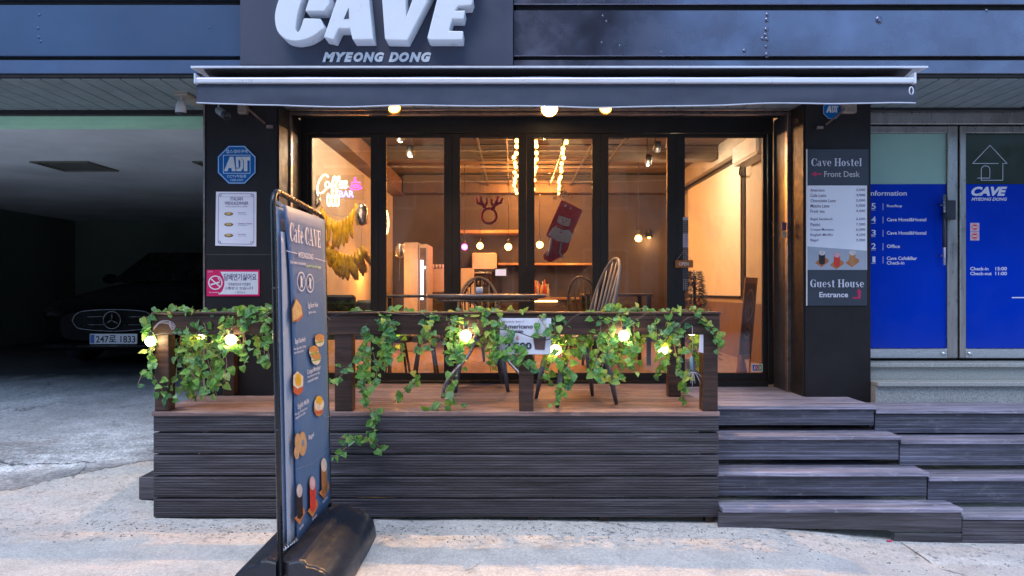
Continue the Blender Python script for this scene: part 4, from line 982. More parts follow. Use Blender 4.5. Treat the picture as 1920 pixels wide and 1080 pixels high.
def toast(cx, cy, s):
    food('food_picture', [(cx - 9 * s, cy + 22 * s), (cx - 10 * s, cy - 2 * s), (cx - 2 * s, cy - 24 * s), (cx + 9 * s, cy - 8 * s), (cx + 12 * s, cy + 10 * s), (cx + 2 * s, cy + 20 * s)], CRUST, .0016)
    food('food_picture', [(cx - 7 * s, cy + 19 * s), (cx - 9 * s, cy - 2 * s), (cx - 2 * s, cy - 21 * s), (cx + 8 * s, cy - 8 * s), (cx + 10 * s, cy + 8 * s), (cx + 1 * s, cy + 16 * s)], TOAST, .0022)
    food('food_picture', [(cx - 1 * s, cy + 19 * s), (cx + 10 * s, cy + 7 * s), (cx + 10 * s, cy + 11 * s), (cx - 0 * s, cy + 22 * s)], HAM, .003)
toast(548, 582, 1.0)
for (cx, cy) in ((591, 638), (580, 660), (584, 672)):
    blob('food_picture', cx, cy, 9, 12, CREAM, .002 + (cy - 630) * .00002); blob('food_picture', cx, cy - 5, 9, 7, BUN, .0026 + (cy - 630) * .00002); food('food_picture', [(cx - 8, cy + 3), (cx + 8, cy + 0), (cx + 8, cy + 3), (cx - 8, cy + 6)], (.25, .35, .08), .0036)
food('food_picture', [(541, 735), (549, 742), (559, 734), (560, 706), (548, 696), (541, 704)], (.50, .10, .04), .0016); food('food_picture', [(540, 722), (549, 729), (559, 724), (560, 706), (548, 696), (541, 704)], CREAM, .0022); blob('food_picture', 550, 712, 6, 12, YOLK, .003)
blob('food_picture', 589, 764, 9, 17, BUN, .002); blob('food_picture', 590, 758, 9.5, 13, CREAM, .0025); blob('food_picture', 590, 750, 6.5, 8, YOLK, .003); food('food_picture', [(582, 772), (596, 768), (597, 773), (583, 778)], HAM, .0034)
for (cx, cy, rx, ry) in ((547, 848, 5, 13), (549, 828, 6, 16), (558, 832, 8, 23)):
    blob('food_picture', cx, cy, rx, ry, (.56, .33, .16), .002 + cx * 1e-6); 
blob('food_picture', 559, 830, 2.5, 6, (.20, .28, .40), .0032)
def bdrink(cx, cy, body, top):
    food('drink_picture', [(cx - 9, cy + 24), (cx + 1, cy + 36), (cx + 11, cy + 14), (cx + 9, cy + 2)], (.55, .20, .06), .0016)
    food('drink_picture', [(cx - 5, cy - 22), (cx + 6, cy - 26), (cx + 7, cy + 18), (cx + 1, cy + 26), (cx - 4, cy + 22)], body, .0022)
    blob('drink_picture', cx, cy - 28, 5.5, 13, top, .0028)
bdrink(552, 948, (.02, .010, .012), (.55, .50, .50)); bdrink(577, 934, (.60, .05, .03), (.62, .42, .45)); bdrink(599, 900, (.36, .16, .06), (.58, .52, .48))
for (x0, y0, x1, y1, h, s) in ((569, 571, 588, 575, .034, 'Egg Bacon Panini'), (570, 584, 584, 587, .016, 'Egg, Bacon, Cheese'), (544, 637, 564, 641, .034, 'Bagel Sandwich'), (542, 651, 565, 653, .016, 'Ham, Egg, Lettuce, Tomato'), (542, 659, 560, 661, .016, 'cream cheese spread'), (567, 694, 593, 694, .034, 'Croque Monsieur'), (568, 704, 591, 702, .016, 'Ham, Bechamel sauce, Egg'), (568, 712, 588, 710, .016, 'mozzarella cheese'), (549, 761, 571, 755, .034, 'English Muffin'), (544, 775, 567, 768, .016, 'Ham, Egg, Cheddar cheese'), (545, 783, 564, 776, .016, 'english muffin'), (570, 820, 580, 817, .032, 'Bagel'), (552, 990, 560, 984, .018, 'Iced coffee'), (577, 974, 586, 966, .018, 'Strawberry'), (597, 940, 606, 932, .018, 'Iced latte')):
    bl(x0, y0, x1, y1, h, tx, s)
for pts in ([(545, 880), (575, 870), (600, 850), (614, 838)], [(582, 530), (598, 520), (603, 500)], [(594, 775), (605, 782), (614, 781)], [(595, 560), (603, 590), (612, 600)]):
    P = [bp(*p) for p in pts]; mb = MB(); line_mb(mb, P, .0022, bfl, .001); build('scratch_line', mb, mat('faint_line', (.20, .27, .38), .5), bs)

# ------------------------------------------------------------------ price sign on the railing
YA = YF - .006; fa = facade(YA - .022)
t = thing('price_sign', 'white Americano price card hanging on the terrace railing', 'sign', (PX(985, YA), YA, PZ(630, YA)))
bx('card', PX(937, YA - .02), PX(1033.5, YA - .02), YA - .021, YA - .014, PZ(664.5, YA - .02), PZ(596.5, YA - .02), mat('glossy_white_card', (.72, .74, .86), .3, 0, .03), t, .001)
M_dk = mat('charcoal_print', (.035, .035, .06), .5)
text('Monthly Sale !!', (943, 601.5, 982, 605.5), fa, M_dk, t, .0); text('Americano', (944, 608, 999, 616), fa, M_dk, t, .02); text('3,500', (960, 619, 980, 625), fa, M_dk, t, .015)
mb = MB(); line_mb(mb, [(958, 622), (982, 622)], 1.0, fa, .003); build('strike_line', mb, M_dk, t)
shape('arrow', [(968.7, 629), (971.3, 629), (971.3, 634), (974, 634), (970, 639), (966, 634), (968.7, 634)], fa, mat('pink_arrow', (.65, .25, .25), .5), t)
text('2,500', (947, 642, 997, 657), fa, M_dk, t, .04)
shape('cup_picture', [(999, 629), (1024, 631), (1021, 656), (1003, 655)], fa, mat('brown_cup_print', (.11, .06, .06), .5, 0, .2, 60), t); shape('cup_picture', [(998, 629), (1001, 625), (1022, 627), (1025, 631)], fa, mat('cream_lid_print', (.55, .52, .40), .5), t, .0024)
build('string', MB().tube([(PX(985, YA), YA - .018, PZ(596, YA)), (PX(990, YA), YA - .015, PZ(588, YA)), (PX(1000, YA), YA + .05, zr1 + .022)], .0015, 5), M_dk, t)

# ------------------------------------------------------------------ ivy garlands
def leafmesh(k):
    mb = MB(); n = 6; w = [0, .36, .47, .44, .33, .17, 0]; xs_ = [-.06, .02, .22, .42, .62, .82, 1.0]
    fold = .18 + .1 * k; droop = -.22 - .1 * (k % 2)
    cen = [(x, 0, droop * x * x) for x in xs_]
    for s in (1, -1):
        ed = [(x - (.10 if i == 1 else 0), s * ww, droop * x * x + fold * ww + .03 * sin(i * 2.1 + k)) for i, (x, ww) in enumerate(zip(xs_, w))]
        vs = cen + ed; fs = []
        for i in range(n):
            a, b_, c_, d_ = i, i + 1, 7 + i + 1, 7 + i
            f = [a, b_, c_, d_] if s == 1 else [d_, c_, b_, a]
            if i == 0: f = [a, b_, c_] if s == 1 else [c_, b_, a]
            if i == n - 1: f = [a, b_, d_] if s == 1 else [d_, b_, a]
            fs.append(f)
        mb.add(vs, fs, True)
    me = bpy.data.meshes.new('leaf'); me.from_pydata(mb.v, [], mb.f); me.polygons.foreach_set('use_smooth', mb.sm); me.update(); return me
def leafmat(name, c1, c2, c3):
    m = bpy.data.materials.new(name); m.use_nodes = True; nt = m.node_tree; b = nt.nodes['Principled BSDF']
    oi = _n(nt, 'ShaderNodeObjectInfo'); tc = _coords(nt, True, (1, 1, 1))
    c = _ramp(nt, oi.outputs['Random'], [(0, c1), (.75, c2), (1, c3)])
    c = _mix(nt, _ramp(nt, _noise(nt, tc, 3.0, 3), [(.4, 0.0), (.7, .8)]), c, c3)
    nt.links.new(c, b.inputs['Base Color']); b.inputs['Roughness'].default_value = .32; b.inputs['Specular IOR Level'].default_value = .6
    nt.links.new(_bump(nt, _noise(nt, tc, 9, 3), .3, .05), b.inputs['Normal'])
    out = nt.nodes['Material Output']; tl = _n(nt, 'ShaderNodeBsdfTranslucent'); nt.links.new(c, tl.inputs[0])
    ms = _n(nt, 'ShaderNodeMixShader'); ms.inputs[0].default_value = .45; nt.links.new(b.outputs[0], ms.inputs[1]); nt.links.new(tl.outputs[0], ms.inputs[2]); nt.links.new(ms.outputs[0], out.inputs[0])
    return m
LM = [leafmat('green_leaf', (.045, .22, .020), (.15, .44, .05), (.34, .60, .20)), leafmat('deep_green_leaf', (.022, .13, .035), (.085, .34, .08), (.30, .56, .30)), leafmat('yellow_green_leaf', (.24, .42, .04), (.42, .55, .08), (.55, .66, .25))]
LEAF = []
for k in range(4):
    for m, wgt in ((LM[0], 6), (LM[1], 4), (LM[2], 1)):
        me = leafmesh(k); me.materials.append(m); LEAF += [me] * wgt
M_vine = mat('brown_vine_stem', (.24, .17, .11), .7, 0, .3, 40)
def strand(px, py, dy, L_px, drift, dens=1.0, Y=None, amp=4.0, size=1.0, pts=None):
    return dict(px=px, py=py, L=L_px, drift=drift, dens=dens, Y=Y, amp=amp, size=size, pts=pts)
def garland(label, strands, seed, maxn=298):
    rnd = random.Random(seed); stems = MB(); leaves = []
    for s in strands:
        Y = s['Y'] if s['Y'] is not None else rnd.choice((YF - .035, YF - .02, YF + .05, YF + .12, YF + .17))
        if s['pts']: path = smooth_pts([(p[0], p[1], (p[2] if len(p) > 2 else Y)) for p in s['pts']], 8)
        else:
            path = []; x, y = s['px'], s['py']; n = max(3, int(s['L'] / 8)); vx = s['drift']; yc = Y
            path.append((x + rnd.uniform(-8, 8), y, YF + .03)); 
            for i in range(n):
                vx += rnd.uniform(-.5, .5) - .12 * (vx - s['drift']); x += vx * 3 + rnd.uniform(-2, 2); y += 8 * rnd.uniform(.7, 1.25)
                yc += rnd.uniform(-.012, .012); path.append((x, y, yc))
            path = smooth_pts(path, 3)
        P = [Vector((PX(a, c_), c_, PZ(b_, c_))) for a, b_, c_ in path]
        stems.tube(P, .0023, 5)
        acc = 0
        for a, b_ in zip(P[:-1], P[1:]):
            acc += (b_ - a).length * 66 * s['dens']
            while acc > 1:
                acc -= 1
                p = a.lerp(b_, rnd.random()) + Vector((rnd.gauss(0, .017), rnd.gauss(0, .014), rnd.gauss(0, .014)))
                leaves.append((p, s['size'] * rnd.choice((.026, .032, .038, .042, .048, .054)), (b_ - a).normalized(), Vector(a.lerp(b_, .5))))
    rnd.shuffle(leaves); leaves = leaves[:maxn]
    t = thing('ivy_garland', label, 'ivy', sum((l[0] for l in leaves), Vector()) / len(leaves), 'artificial ivy garlands on the railing')
    tl = t.location.copy()
    for p, sz, tg, o_ in leaves:
        stems.tube([o_, (o_ + p) / 2 + Vector((0, 0, .004)), p], .0010, 3, cap=False)
        o = bpy.data.objects.new('leaf', rnd.choice(LEAF)); COL.objects.link(o); o.parent = t; o.location = p - tl
        # leaves hang outwards and down, blades turned to the street
        dirv = Vector((rnd.uniform(-1, 1), rnd.uniform(-.9, .15), rnd.uniform(-1.1, .35))).normalized()
        nrm = Vector((rnd.uniform(-.7, .7), -1, rnd.uniform(-.2, 1.1)))
        zax = (nrm - dirv * nrm.dot(dirv)).normalized(); yax = zax.cross(dirv)
        R = Matrix((dirv, yax, zax)).transposed(); o.rotation_euler = R.to_euler(); o.scale = (sz, sz * rnd.uniform(.8, 1.1), sz)
    build('vine_stem', stems, M_vine, t)
    return t
def many(n, x0, x1, y0, L0, L1, seed, **k):
    rnd = random.Random(seed); return [strand(rnd.uniform(x0, x1), y0 + rnd.uniform(-4, 4), 0, rnd.uniform(L0, L1), rnd.uniform(-.3, .3), **k) for _ in range(n)]
def top(x0, x1, y=586, seed=0, dens=1.0):
    rnd = random.Random(seed); n = max(2, int((x1 - x0) / 22)); out = []
    for q in range(2):
        out.append(strand(0, 0, 0, 0, 0, dens=dens, pts=[(x0 + (x1 - x0) * i / n, y + rnd.uniform(-6, 8), YF + rnd.uniform(-.01, .09)) for i in range(n + 1)]))
    return out
garland('ivy trailing thinly down the outer face of the far left railing post', [strand(0, 0, 0, 0, 0, dens=.75, pts=[(322, 590, YF - .02), (285, 588, YF - .02), (280, 612, YF - .02), (286, 650, YF - .02), (283, 690, YF - .02), (296, 720, YF - .02), (315, 745, YF - .02), (330, 742, YF - .02)]), strand(0, 0, 0, 0, 0, dens=.5, size=.8, pts=[(283, 690, YF - .02), (268, 700, YF - .03), (258, 722, YF - .06)]), strand(0, 0, 0, 0, 0, dens=.5, pts=[(282, 600, YF - .02), (278, 612, YF - .02), (284, 660, YF - .03)])] + top(300, 360, 584, 9, .6), 1)
garland('thick curtain of ivy just right of the far left railing post', many(8, 338, 368, 615, 90, 140, 11, dens=.75) + many(6, 362, 408, 600, 90, 160, 12, dens=.75) + many(4, 340, 410, 700, 40, 60, 13, dens=1.1) + top(335, 425, 584, 2, .9), 2)
garland('ivy mass on the railing beside the left edge of the banner stand', many(7, 405, 445, 592, 70, 150, 21, dens=.95) + many(9, 440, 505, 585, 45, 110, 22, dens=.95) + top(425, 520, 583, 3, 1.5) + top(470, 520, 592, 4, 1.5), 3)
garland('long ivy strand dropping past the deck edge right of the banner stand', top(612, 700, 590, 5, .55) + [strand(0, 0, 0, 0, 0, dens=1.15, Y=YF - .03, pts=[(700, 595, YF + .02), (688, 640, YF - .02), (680, 700, YF - .03), (690, 750, YF - .04), (700, 790, YF - .04), (702, 825, YF - .04), (712, 838, YF - .05)]), strand(0, 0, 0, 0, 0, dens=1.1, pts=[(705, 600), (690, 630), (684, 680), (682, 725)]), strand(0, 0, 0, 0, 0, dens=1.2, pts=[(702, 800, YF - .04), (690, 822, YF - .05), (650, 822, YF - .06), (638, 820, YF - .06)]), strand(0, 0, 0, 0, 0, dens=.8, pts=[(650, 838, YF - .06), (638, 848, YF - .06), (622, 861, YF - .07)]), strand(0, 0, 0, 0, 0, dens=.8, pts=[(672, 670, YF - .03), (650, 690, YF - .04), (630, 715, YF - .05), (618, 714, YF - .05)]), strand(0, 0, 0, 0, 0, dens=1.0, pts=[(700, 660), (706, 700), (700, 725)]), strand(0, 0, 0, 0, 0, dens=.9, pts=[(640, 596), (645, 606), (662, 612)])], 4)
garland('loose ivy hanging between the long strand and the first glowing bulb of the middle', top(700, 790, 588, 6, .9) + many(8, 715, 800, 600, 50, 110, 31, dens=.72) + [strand(0, 0, 0, 0, 0, dens=1.0, pts=[(788, 700), (770, 725), (750, 742), (738, 755)])], 5)
garland('full ivy clump around the round bulb left of the price card', top(790, 935, 588, 7, .8) + many(11, 800, 870, 598, 50, 115, 41, dens=.75) + many(9, 868, 935, 600, 50, 105, 42, dens=.7) + [strand(0, 0, 0, 0, 0, dens=1.2, pts=[(785, 757, YF + .05), (800, 764, YF + .05), (835, 762, YF + .05), (862, 755, YF + .05)]), strand(0, 0, 0, 0, 0, dens=.9, pts=[(855, 690), (845, 720), (835, 745)])], 6)
garland('ivy sprigs spilling over the white price card', [strand(0, 0, 0, 0, 0, dens=.8, Y=YF - .05, pts=[(935, 592), (945, 610), (955, 620), (942, 635)]), strand(0, 0, 0, 0, 0, dens=1.3, Y=YF - .05, pts=[(935, 640), (955, 640), (970, 650), (985, 652)]), strand(0, 0, 0, 0, 0, dens=1.4, Y=YF - .05, pts=[(930, 660), (950, 672), (985, 678), (998, 690)]), strand(0, 0, 0, 0, 0, dens=.7, Y=YF - .05, pts=[(1008, 592), (1018, 606), (1024, 620), (1012, 628)]), strand(0, 0, 0, 0, 0, dens=.9, Y=YF - .04, pts=[(930, 600), (925, 640), (932, 675)])] + top(920, 1000, 588, 8, .35), 7)
garland('ivy clump between the price card and the white glowing bulb', top(1030, 1130, 590, 10, .9) + many(9, 1030, 1090, 605, 50, 110, 51, dens=.65) + many(6, 1085, 1140, 596, 50, 130, 52, dens=.7) + [strand(0, 0, 0, 0, 0, dens=1.3, pts=[(1075, 695), (1062, 725), (1045, 745), (1042, 762)]), strand(0, 0, 0, 0, 0, dens=1.2, pts=[(1110, 690), (1140, 705), (1165, 712)])], 8)
garland('dense ivy around the white glowing bulb behind the tall chair back', top(1130, 1225, 582, 11, 1.3) + many(10, 1140, 1195, 592, 60, 120, 61, dens=.72) + many(6, 1185, 1235, 596, 40, 95, 62, dens=.62), 9)
garland('ivy at the right end of the railing near the corner post', top(1225, 1325, 586, 12, .7) + many(9, 1245, 1315, 600, 60, 120, 71, dens=.62) + [strand(0, 0, 0, 0, 0, dens=.7, Y=YF - .03, pts=[(1300, 585), (1325, 600), (1340, 625), (1350, 640)]), strand(0, 0, 0, 0, 0, dens=.8, pts=[(1290, 690), (1284, 720), (1278, 752)]), strand(0, 0, 0, 0, 0, dens=.6, Y=YF - .03, pts=[(1320, 600), (1332, 620), (1352, 632), (1350, 655)])], 10)

# ------------------------------------------------------------------ festoon lights on the railing
t = thing('festoon_lights', 'string of warm round bulbs looped along the ivy on the railing', 'string lights', (-.4, YF - .05, 1.1))
cab = smooth_pts([(520, 573), (480, 598), (440, 612), (400, 622), (340, 626), (282, 627)], 6)
M_cable = mat('dark_cable', (.02, .02, .025), .5)
build('cable', MB().tube([(PX(x, YF - .05), YF - .05, PZ(y, YF - .05)) for x, y in cab], .0032, 6), M_cable, t)
cab = smooth_pts([(618, 596), (650, 586), (700, 584), (760, 590), (820, 590), (850, 604), (873, 612), (910, 616), (960, 620), (1000, 633), (1030, 636), (1060, 610), (1080, 592), (1110, 586), (1145, 600), (1170, 612), (1200, 596), (1225, 588), (1243, 640), (1262, 620), (1297, 594), (1330, 610)], 6)
build('cable', MB().tube([(PX(x, YF - .05), YF - .05, PZ(y, YF - .05)) for x, y in cab], .0032, 6), M_cable, t)
M_globe = glow('warm_globe', (1.0, .58, .18), 14); M_globe_w = glow('bright_globe', (1.0, .72, .36), 22)
for (px, py, r, mm, e, Y) in ((282, 640, 10, M_globe_w, 1.0, YF - .06), (376, 628, 9, M_globe, .8, YF + .10), (433, 637, 10.5, M_globe_w, 1.2, YF - .05), (745, 622, 9, M_globe, .6, YF + .16), (873, 629, 11, M_globe_w, 1.3, YF - .06), (1042, 656, 11, M_globe, 1.2, YF + .03), (1170, 629, 10.5, M_globe_w, 1.3, YF - .06), (1243, 655, 10.5, M_globe, 1.2, YF + .02), (1297, 620, 10, M_globe, 1.2, YF + .04)):
    c = (PX(px, Y), Y, PZ(py, Y)); R_ = r * .92 * Y / F
    b_ = build('bulb', MB().ball(c, R_, 14), mm, t)
    build('socket', MB().tube([(c[0], c[1], c[2] + R_ * .8), (c[0] + .002, c[1], c[2] + R_ + .03)], .011, 8), M_rubber, b_)
# string bow on the left post, dangling tassel and tag at the right post
M_str_ = mat('white_cord', (.40, .37, .42), .7, 0, .1, 60)
t = thing('cord_bow', 'knotted white cord looped over the top of the left corner post', 'cord', (PX(310, YF), YF - .02, PZ(605, YF)))
mb = MB()
for k in range(3): mb.tube([(PX(x, YF - .03), YF - .03 - .003 * k, PZ(y + k * 2.6, YF - .03)) for x, y in smooth_pts([(288, 614), (300, 603 - k), (312, 601), (324, 605), (329 - k, 613), (322, 611), (318, 603)], 5)], .0016, 5)
build('cord_loop', mb, M_str_, t)
t = thing('cord_tassel', 'blue plastic tag with splayed white cord ends hanging by the right post', 'tassel', (PX(1298, YF), YF - .03, PZ(690, YF)))
Yt = YF - .03
build('plastic_tag', MB().tube([(PX(1296, Yt), Yt, PZ(669, Yt)), (PX(1297, Yt), Yt, PZ(694, Yt))], .011, 8), mat('blue_grey_plastic', (.16, .28, .34), .4), t)
mb = MB()
for (a, b_) in ((-7, 10), (-3, 22), (0, 27), (5, 22), (12, 16), (17, 10), (15, 22), (-10, 5)): mb.tube([(PX(1298 + a * q, Yt), Yt - .01 * sin(q * 3), PZ(697 + b_ * q * q, Yt)) for q in (0, .3, .6, .85, 1)], .0018, 5)
build('cord_end', mb, M_str_, t)
build('cord_loop', MB().tube([(PX(1297, Yt), Yt, PZ(669, Yt)), (PX(1299, Yt), Yt, PZ(640, Yt)), (PX(1298, Yt), Yt, PZ(612, Yt))], .002, 5), M_str_, t)
t = thing('paper_tag', 'narrow white tag hanging behind the ivy by the right corner post', 'tag', (PX(1310, YF), YF + .04, PZ(640, YF)))
build('tag_sheet', MB().prism([(PX(x, YF + .04), PZ(y, YF + .04)) for x, y in ((1310, 612), (1315.5, 613), (1315.5, 661), (1307, 659))], YF + .000, YF + .004), mat('white_tag', (.6, .6, .72), .5), t)
# ------------------------------------------------------------------ terrace furniture
M_chair = mat('weathered_grey_wood', (.145, .12, .115), .42, 0, .3, 14, .1, 90, stretch=(1, 1, .3)); M_leg = mat('dark_blue_grey_metal', (.15, .18, .25), .32, .6, .15, 9)
M_tube = mat('gunmetal_tube', (.26, .25, .28), .3, .6, .15, 10)
def windsor(label, x, y, face, z=ZD, s=1.0, mw=M_chair, ml=M_leg, hgt=.95, group='spindle-back chairs'):
    t = thing('windsor_chair', label, 'chair', (0, 0, 0), group)
    seat = [(.20 * cos(a) * (1.0 if sin(a) < 0 else .93), .02 + .205 * sin(a)) for a in [2 * pi * k / 24 for k in range(24)]]
    seat = [(a * 1.0, b_ if b_ > -.12 else b_ * 1.0) for a, b_ in seat]
    build('seat', MB().prism(seat, .425, .458, 'z', True), mw, t, .008, 2)
    feet = [(-.20, -.20), (.20, -.20), (-.19, .23), (.19, .23)]
    for fx, fy in feet: build('leg', MB().tube([(fx * .68, fy * .62 + .01, .426), (fx * .86, fy * .84, .2), (fx, fy, 0)], [.019, .021, .013], 8), ml, t)
    H = hgt - .45
    def hp(a): return (.192 * cos(a) * (1 - .10 * (1 - sin(a))), .17 + .14 * sin(a) ** 1.0 * (H / .5), .445 + H * sin(a) ** .80)
    build('back_hoop', MB().tube([hp(pi * k / 24) for k in range(25)], .0125, 8), mw, t)
    for k in range(6):
        u = (k - 2.5) / 2.5; a = math.acos(max(-1, min(1, u * .80))); top_ = hp(a)
        build('spindle', MB().tube([(u * .11, .165, .45), tuple(Vector((u * .115, .175, .45)).lerp(Vector(top_), .45)), top_], [.006, .0085, .006], 7), mw, t)
    t.location = (x, y, z); t.rotation_euler.z = face; t.scale = (s, s, s); return t
# local front is -y; rotate so that the front looks at the table
windsor('grey spindle-back chair at the right of the terrace table, turned to it', .42, 4.66, radians(-72), hgt=.985)
windsor('spindle-back chair seen from behind the terrace table, close to the glass', -.245, 5.28, radians(6), hgt=.885, s=.98)
tb = thing('bistro_table', 'round grey terrace table with bent metal tube legs', 'table', (0, 0, 0))
TH = .73
build('tabletop', MB().lathe([(0, TH - .028), (.42, TH - .028), (.436, TH - .022), (.442, TH - .010), (.438, TH), (.43, TH + .002), (0, TH + .002)], (0, 0, 0), 48), mat('dark_table_laminate', (.085, .075, .085), .35, 0, .15, 8), tb)
build('top_ring', MB().tube([(.37 * cos(2 * pi * k / 40), .37 * sin(2 * pi * k / 40), TH - .038) for k in range(40)], .009, 8, True), M_tube, tb)
for a in (212, 328, 32, 148):
    ca, sa = cos(radians(a)), sin(radians(a)); P = smooth_pts([(r_ * ca, r_ * sa, z_) for r_, z_ in ((.36, TH - .038), (.22, TH - .040), (.12, TH - .055), (.075, TH - .12), (.085, TH - .22), (.10, TH - .34), (.17, .27), (.29, .16), (.345, .08), (.36, 0))], 4)
    build('leg', MB().tube(P, .0125, 8), M_tube, tb)
build('leg_ring', MB().tube([(.10 * cos(2 * pi * k / 24), .10 * sin(2 * pi * k / 24), .40) for k in range(24)], .007, 6, True), M_tube, tb)
tb.location = (-.185, 5.0, ZD)
t = thing('ashtray', 'small pale blue cup standing on the terrace table', 'cup', (PX(899, 5.05), 5.05, ZD + TH + .003))
c = wloc(t); build('ashtray', MB().lathe([(0, 0), (.022, 0), (.026, .02), (.027, .048), (.024, .05), (.022, .01), (0, .008)], c, 18), mat('pale_blue_ceramic', (.35, .48, .70), .3), t).name = 'cup_body'
t.name = 'small_cup'

# ------------------------------------------------------------------ things on and just behind the cafe glass
YI = 5.70
def neon(name, pts, r, m, parent, Y=YI, closed=False): return build(name, MB().tube([(PX(580 + x / 4.69, Y), Y, PZ(310 + y / 4.69, Y)) for x, y in pts], r, 7, closed), m, parent)
N_w = glow('warm_white_neon', (1.0, .86, .55), 3.2); N_p = glow('pink_neon', (1.0, .05, .50), 2.6); N_b = glow('blue_neon', (.22, .28, 1.0), 3.0)
t = thing('neon_sign', 'glowing neon sign reading Coffee Bar with a pink cup behind the first pane', 'neon sign', (PX(635, YI), YI, PZ(350, YI)))
neon('neon_tube', smooth_pts([(165, 105), (150, 85), (118, 92), (85, 140), (70, 200), (82, 240), (110, 242), (140, 215), (158, 185)], 4), .0055, N_w, t)
neon('neon_tube', [(158 + 19 * cos(a), 172 + 27 * sin(a)) for a in [2 * pi * k / 16 for k in range(16)]], .0055, N_w, t, closed=True)
for dx in (0, 36): neon('neon_tube', smooth_pts([(178 + dx, 190), (205 + dx, 150), (228 + dx, 112), (222 + dx, 98), (208 + dx, 115), (200 + dx, 180), (196 + dx, 235), (202 + dx, 240), (212 + dx, 205)], 4), .0052, N_w, t)
for dx in (0, 34): neon('neon_tube', smooth_pts([(268 + dx, 178), (290 + dx, 165), (294 + dx, 142), (278 + dx, 140), (266 + dx, 165), (268 + dx, 192), (284 + dx, 198), (304 + dx, 182)], 4), .0052, N_w, t)
for x0 in (168, 205, 240): neon('neon_tube', smooth_pts([(x0, 245), (x0 - 12, 290), (x0 - 4, 350), (x0 + 14, 352), (x0 + 18, 300), (x0 + 10, 262)], 4), .0055, N_w, t)
neon('neon_tube', [(408 + 52 * cos(a), 196 + 17 * sin(a)) for a in [2 * pi * k / 24 for k in range(24)]], .0030, N_p, t, closed=True)
neon('neon_tube', [(370, 150), (378, 178), (395, 196), (425, 196), (442, 178), (448, 150), (370, 150)], .0030, N_p, t); neon('neon_tube', [(395, 168), (425, 168)], .0026, N_p, t)
neon('neon_tube', smooth_pts([(402, 145), (394, 125), (404, 105), (408, 128), (412, 145)], 4), .0026, N_p, t)
text('BAR', (636, 357.5, 663, 369.5), facade(YI), N_b, t, .0, depth=.008, name='neon_letter')
build('mounting_panel', MB().box(PX(592, YI), PX(682, YI), YI + .012, YI + .016, PZ(374, YI), PZ(328, YI)), glassmat('clear_acrylic', (.97, .97, .97)), t)
# gold foil fringe
M_foil = mat('gold_foil', (1.0, .50, .012), .30, .05, .25, 20, .6, 40); M_sil = mat('silver_foil', (.62, .58, .55), .2, 1, .2, 20, .6, 30)
def foil(mb, px, py, L_, w, ang, Y, rnd):
    c = Vector((PX(px, Y), Y, PZ(py, Y))); d_ = Vector((sin(ang), 0, -cos(ang))); n = 9; pts = []; rs = []
    for k in range(n):
        u = k / (n - 1); pts.append(c + d_ * (L_ * (u)) + Vector((rnd.uniform(-.003, .003), rnd.uniform(-.012, .012), 0))); rs.append(w * (.25 + .75 * sin(pi * min(1, u * 1.02)) ** .45) * rnd.uniform(.85, 1.12))
    mb.tube(pts, rs, 8); return mb
rnd = random.Random(5)
t = thing('foil_garland', 'gold foil fringe garland in the shape of a smile behind the first pane', 'garland', (PX(640, 6.30), 6.30, PZ(455, 6.30)))
for k in range(13):
    u = k / 12; build('tassel', foil(MB(), 603 + 64 * u, 385 + 30 * sin(pi * u) ** .8 - 4 * u, .21 + .06 * sin(pi * u), .022, radians(rnd.uniform(-6, 8)), 6.30, rnd), M_foil, t)
for k in range(13):
    u = k / 12; build('tassel', foil(MB(), 608 + 68 * u, 440 + 38 * sin(pi * u * .72) ** .8 - 2 * u + (-18 * max(0, u - .75) * 4 * .5), .20 + .05 * sin(pi * u * .8), .031, radians(rnd.uniform(-4, 8) + 22 * u * u), 6.33, rnd), M_foil, t)
build('garland_cord', MB().tube([(PX(x, 6.29), 6.29, PZ(y, 6.29)) for x, y in smooth_pts([(596, 380), (625, 402), (655, 402), (690, 370)], 5)], .003, 5), M_str_, t)
for (px, py, s_, lab, Y) in ((679, 404, .075, 'crumpled silver foil balloon right of the gold fringe', 6.1), (592, 374, .06, 'silver foil balloon at the left edge of the first pane', 6.1), (750, 470, .065, 'silver foil balloon hanging beside the white fridge', 7.6)):
    t = thing('foil_balloon', lab, 'balloon', (PX(px, Y), Y, PZ(py, Y)), 'silver foil balloons')
    mb = MB(); c = wloc(t); mb.ball(c, s_, 16, (.8, .5, 1.35))
    mb.v = [tuple(c + (Vector(v) - c) * (1 + .28 * mnoise.noise((Vector(v) - c) * 26))) for v in mb.v]
    build('balloon_body', mb, M_sil, t); build('ribbon', MB().tube([c - Vector((0, 0, s_ * 1.3)), c - Vector((.01, 0, s_ * 1.3 + .25))], .0015, 4), M_str_, t)
# oval neon on the left wall
t = thing('neon_sign', 'small oval warm neon sign on the left wall seen through the second pane', 'neon sign', (-1.78, 9.0, 2.3))
Y = 9.6; build('neon_tube', MB().tube([(-1.775 + 0.0, Y + .20 * cos(a), PZ(416, Y) + .165 * sin(a)) for a in [2 * pi * k / 24 for k in range(24)]], .010, 6, True), glow('amber_neon', (1, .62, .18), 7), t)
for z_ in (-.07, 0, .07): build('neon_letter', MB().tube([(-1.775, Y - .05, PZ(416, Y) + z_ - .02), (-1.775, Y, PZ(416, Y) + z_ + .025), (-1.775, Y + .05, PZ(416, Y) + z_ - .02)], .006, 5), glow('amber_neon', (1, .62, .18), 7), t)
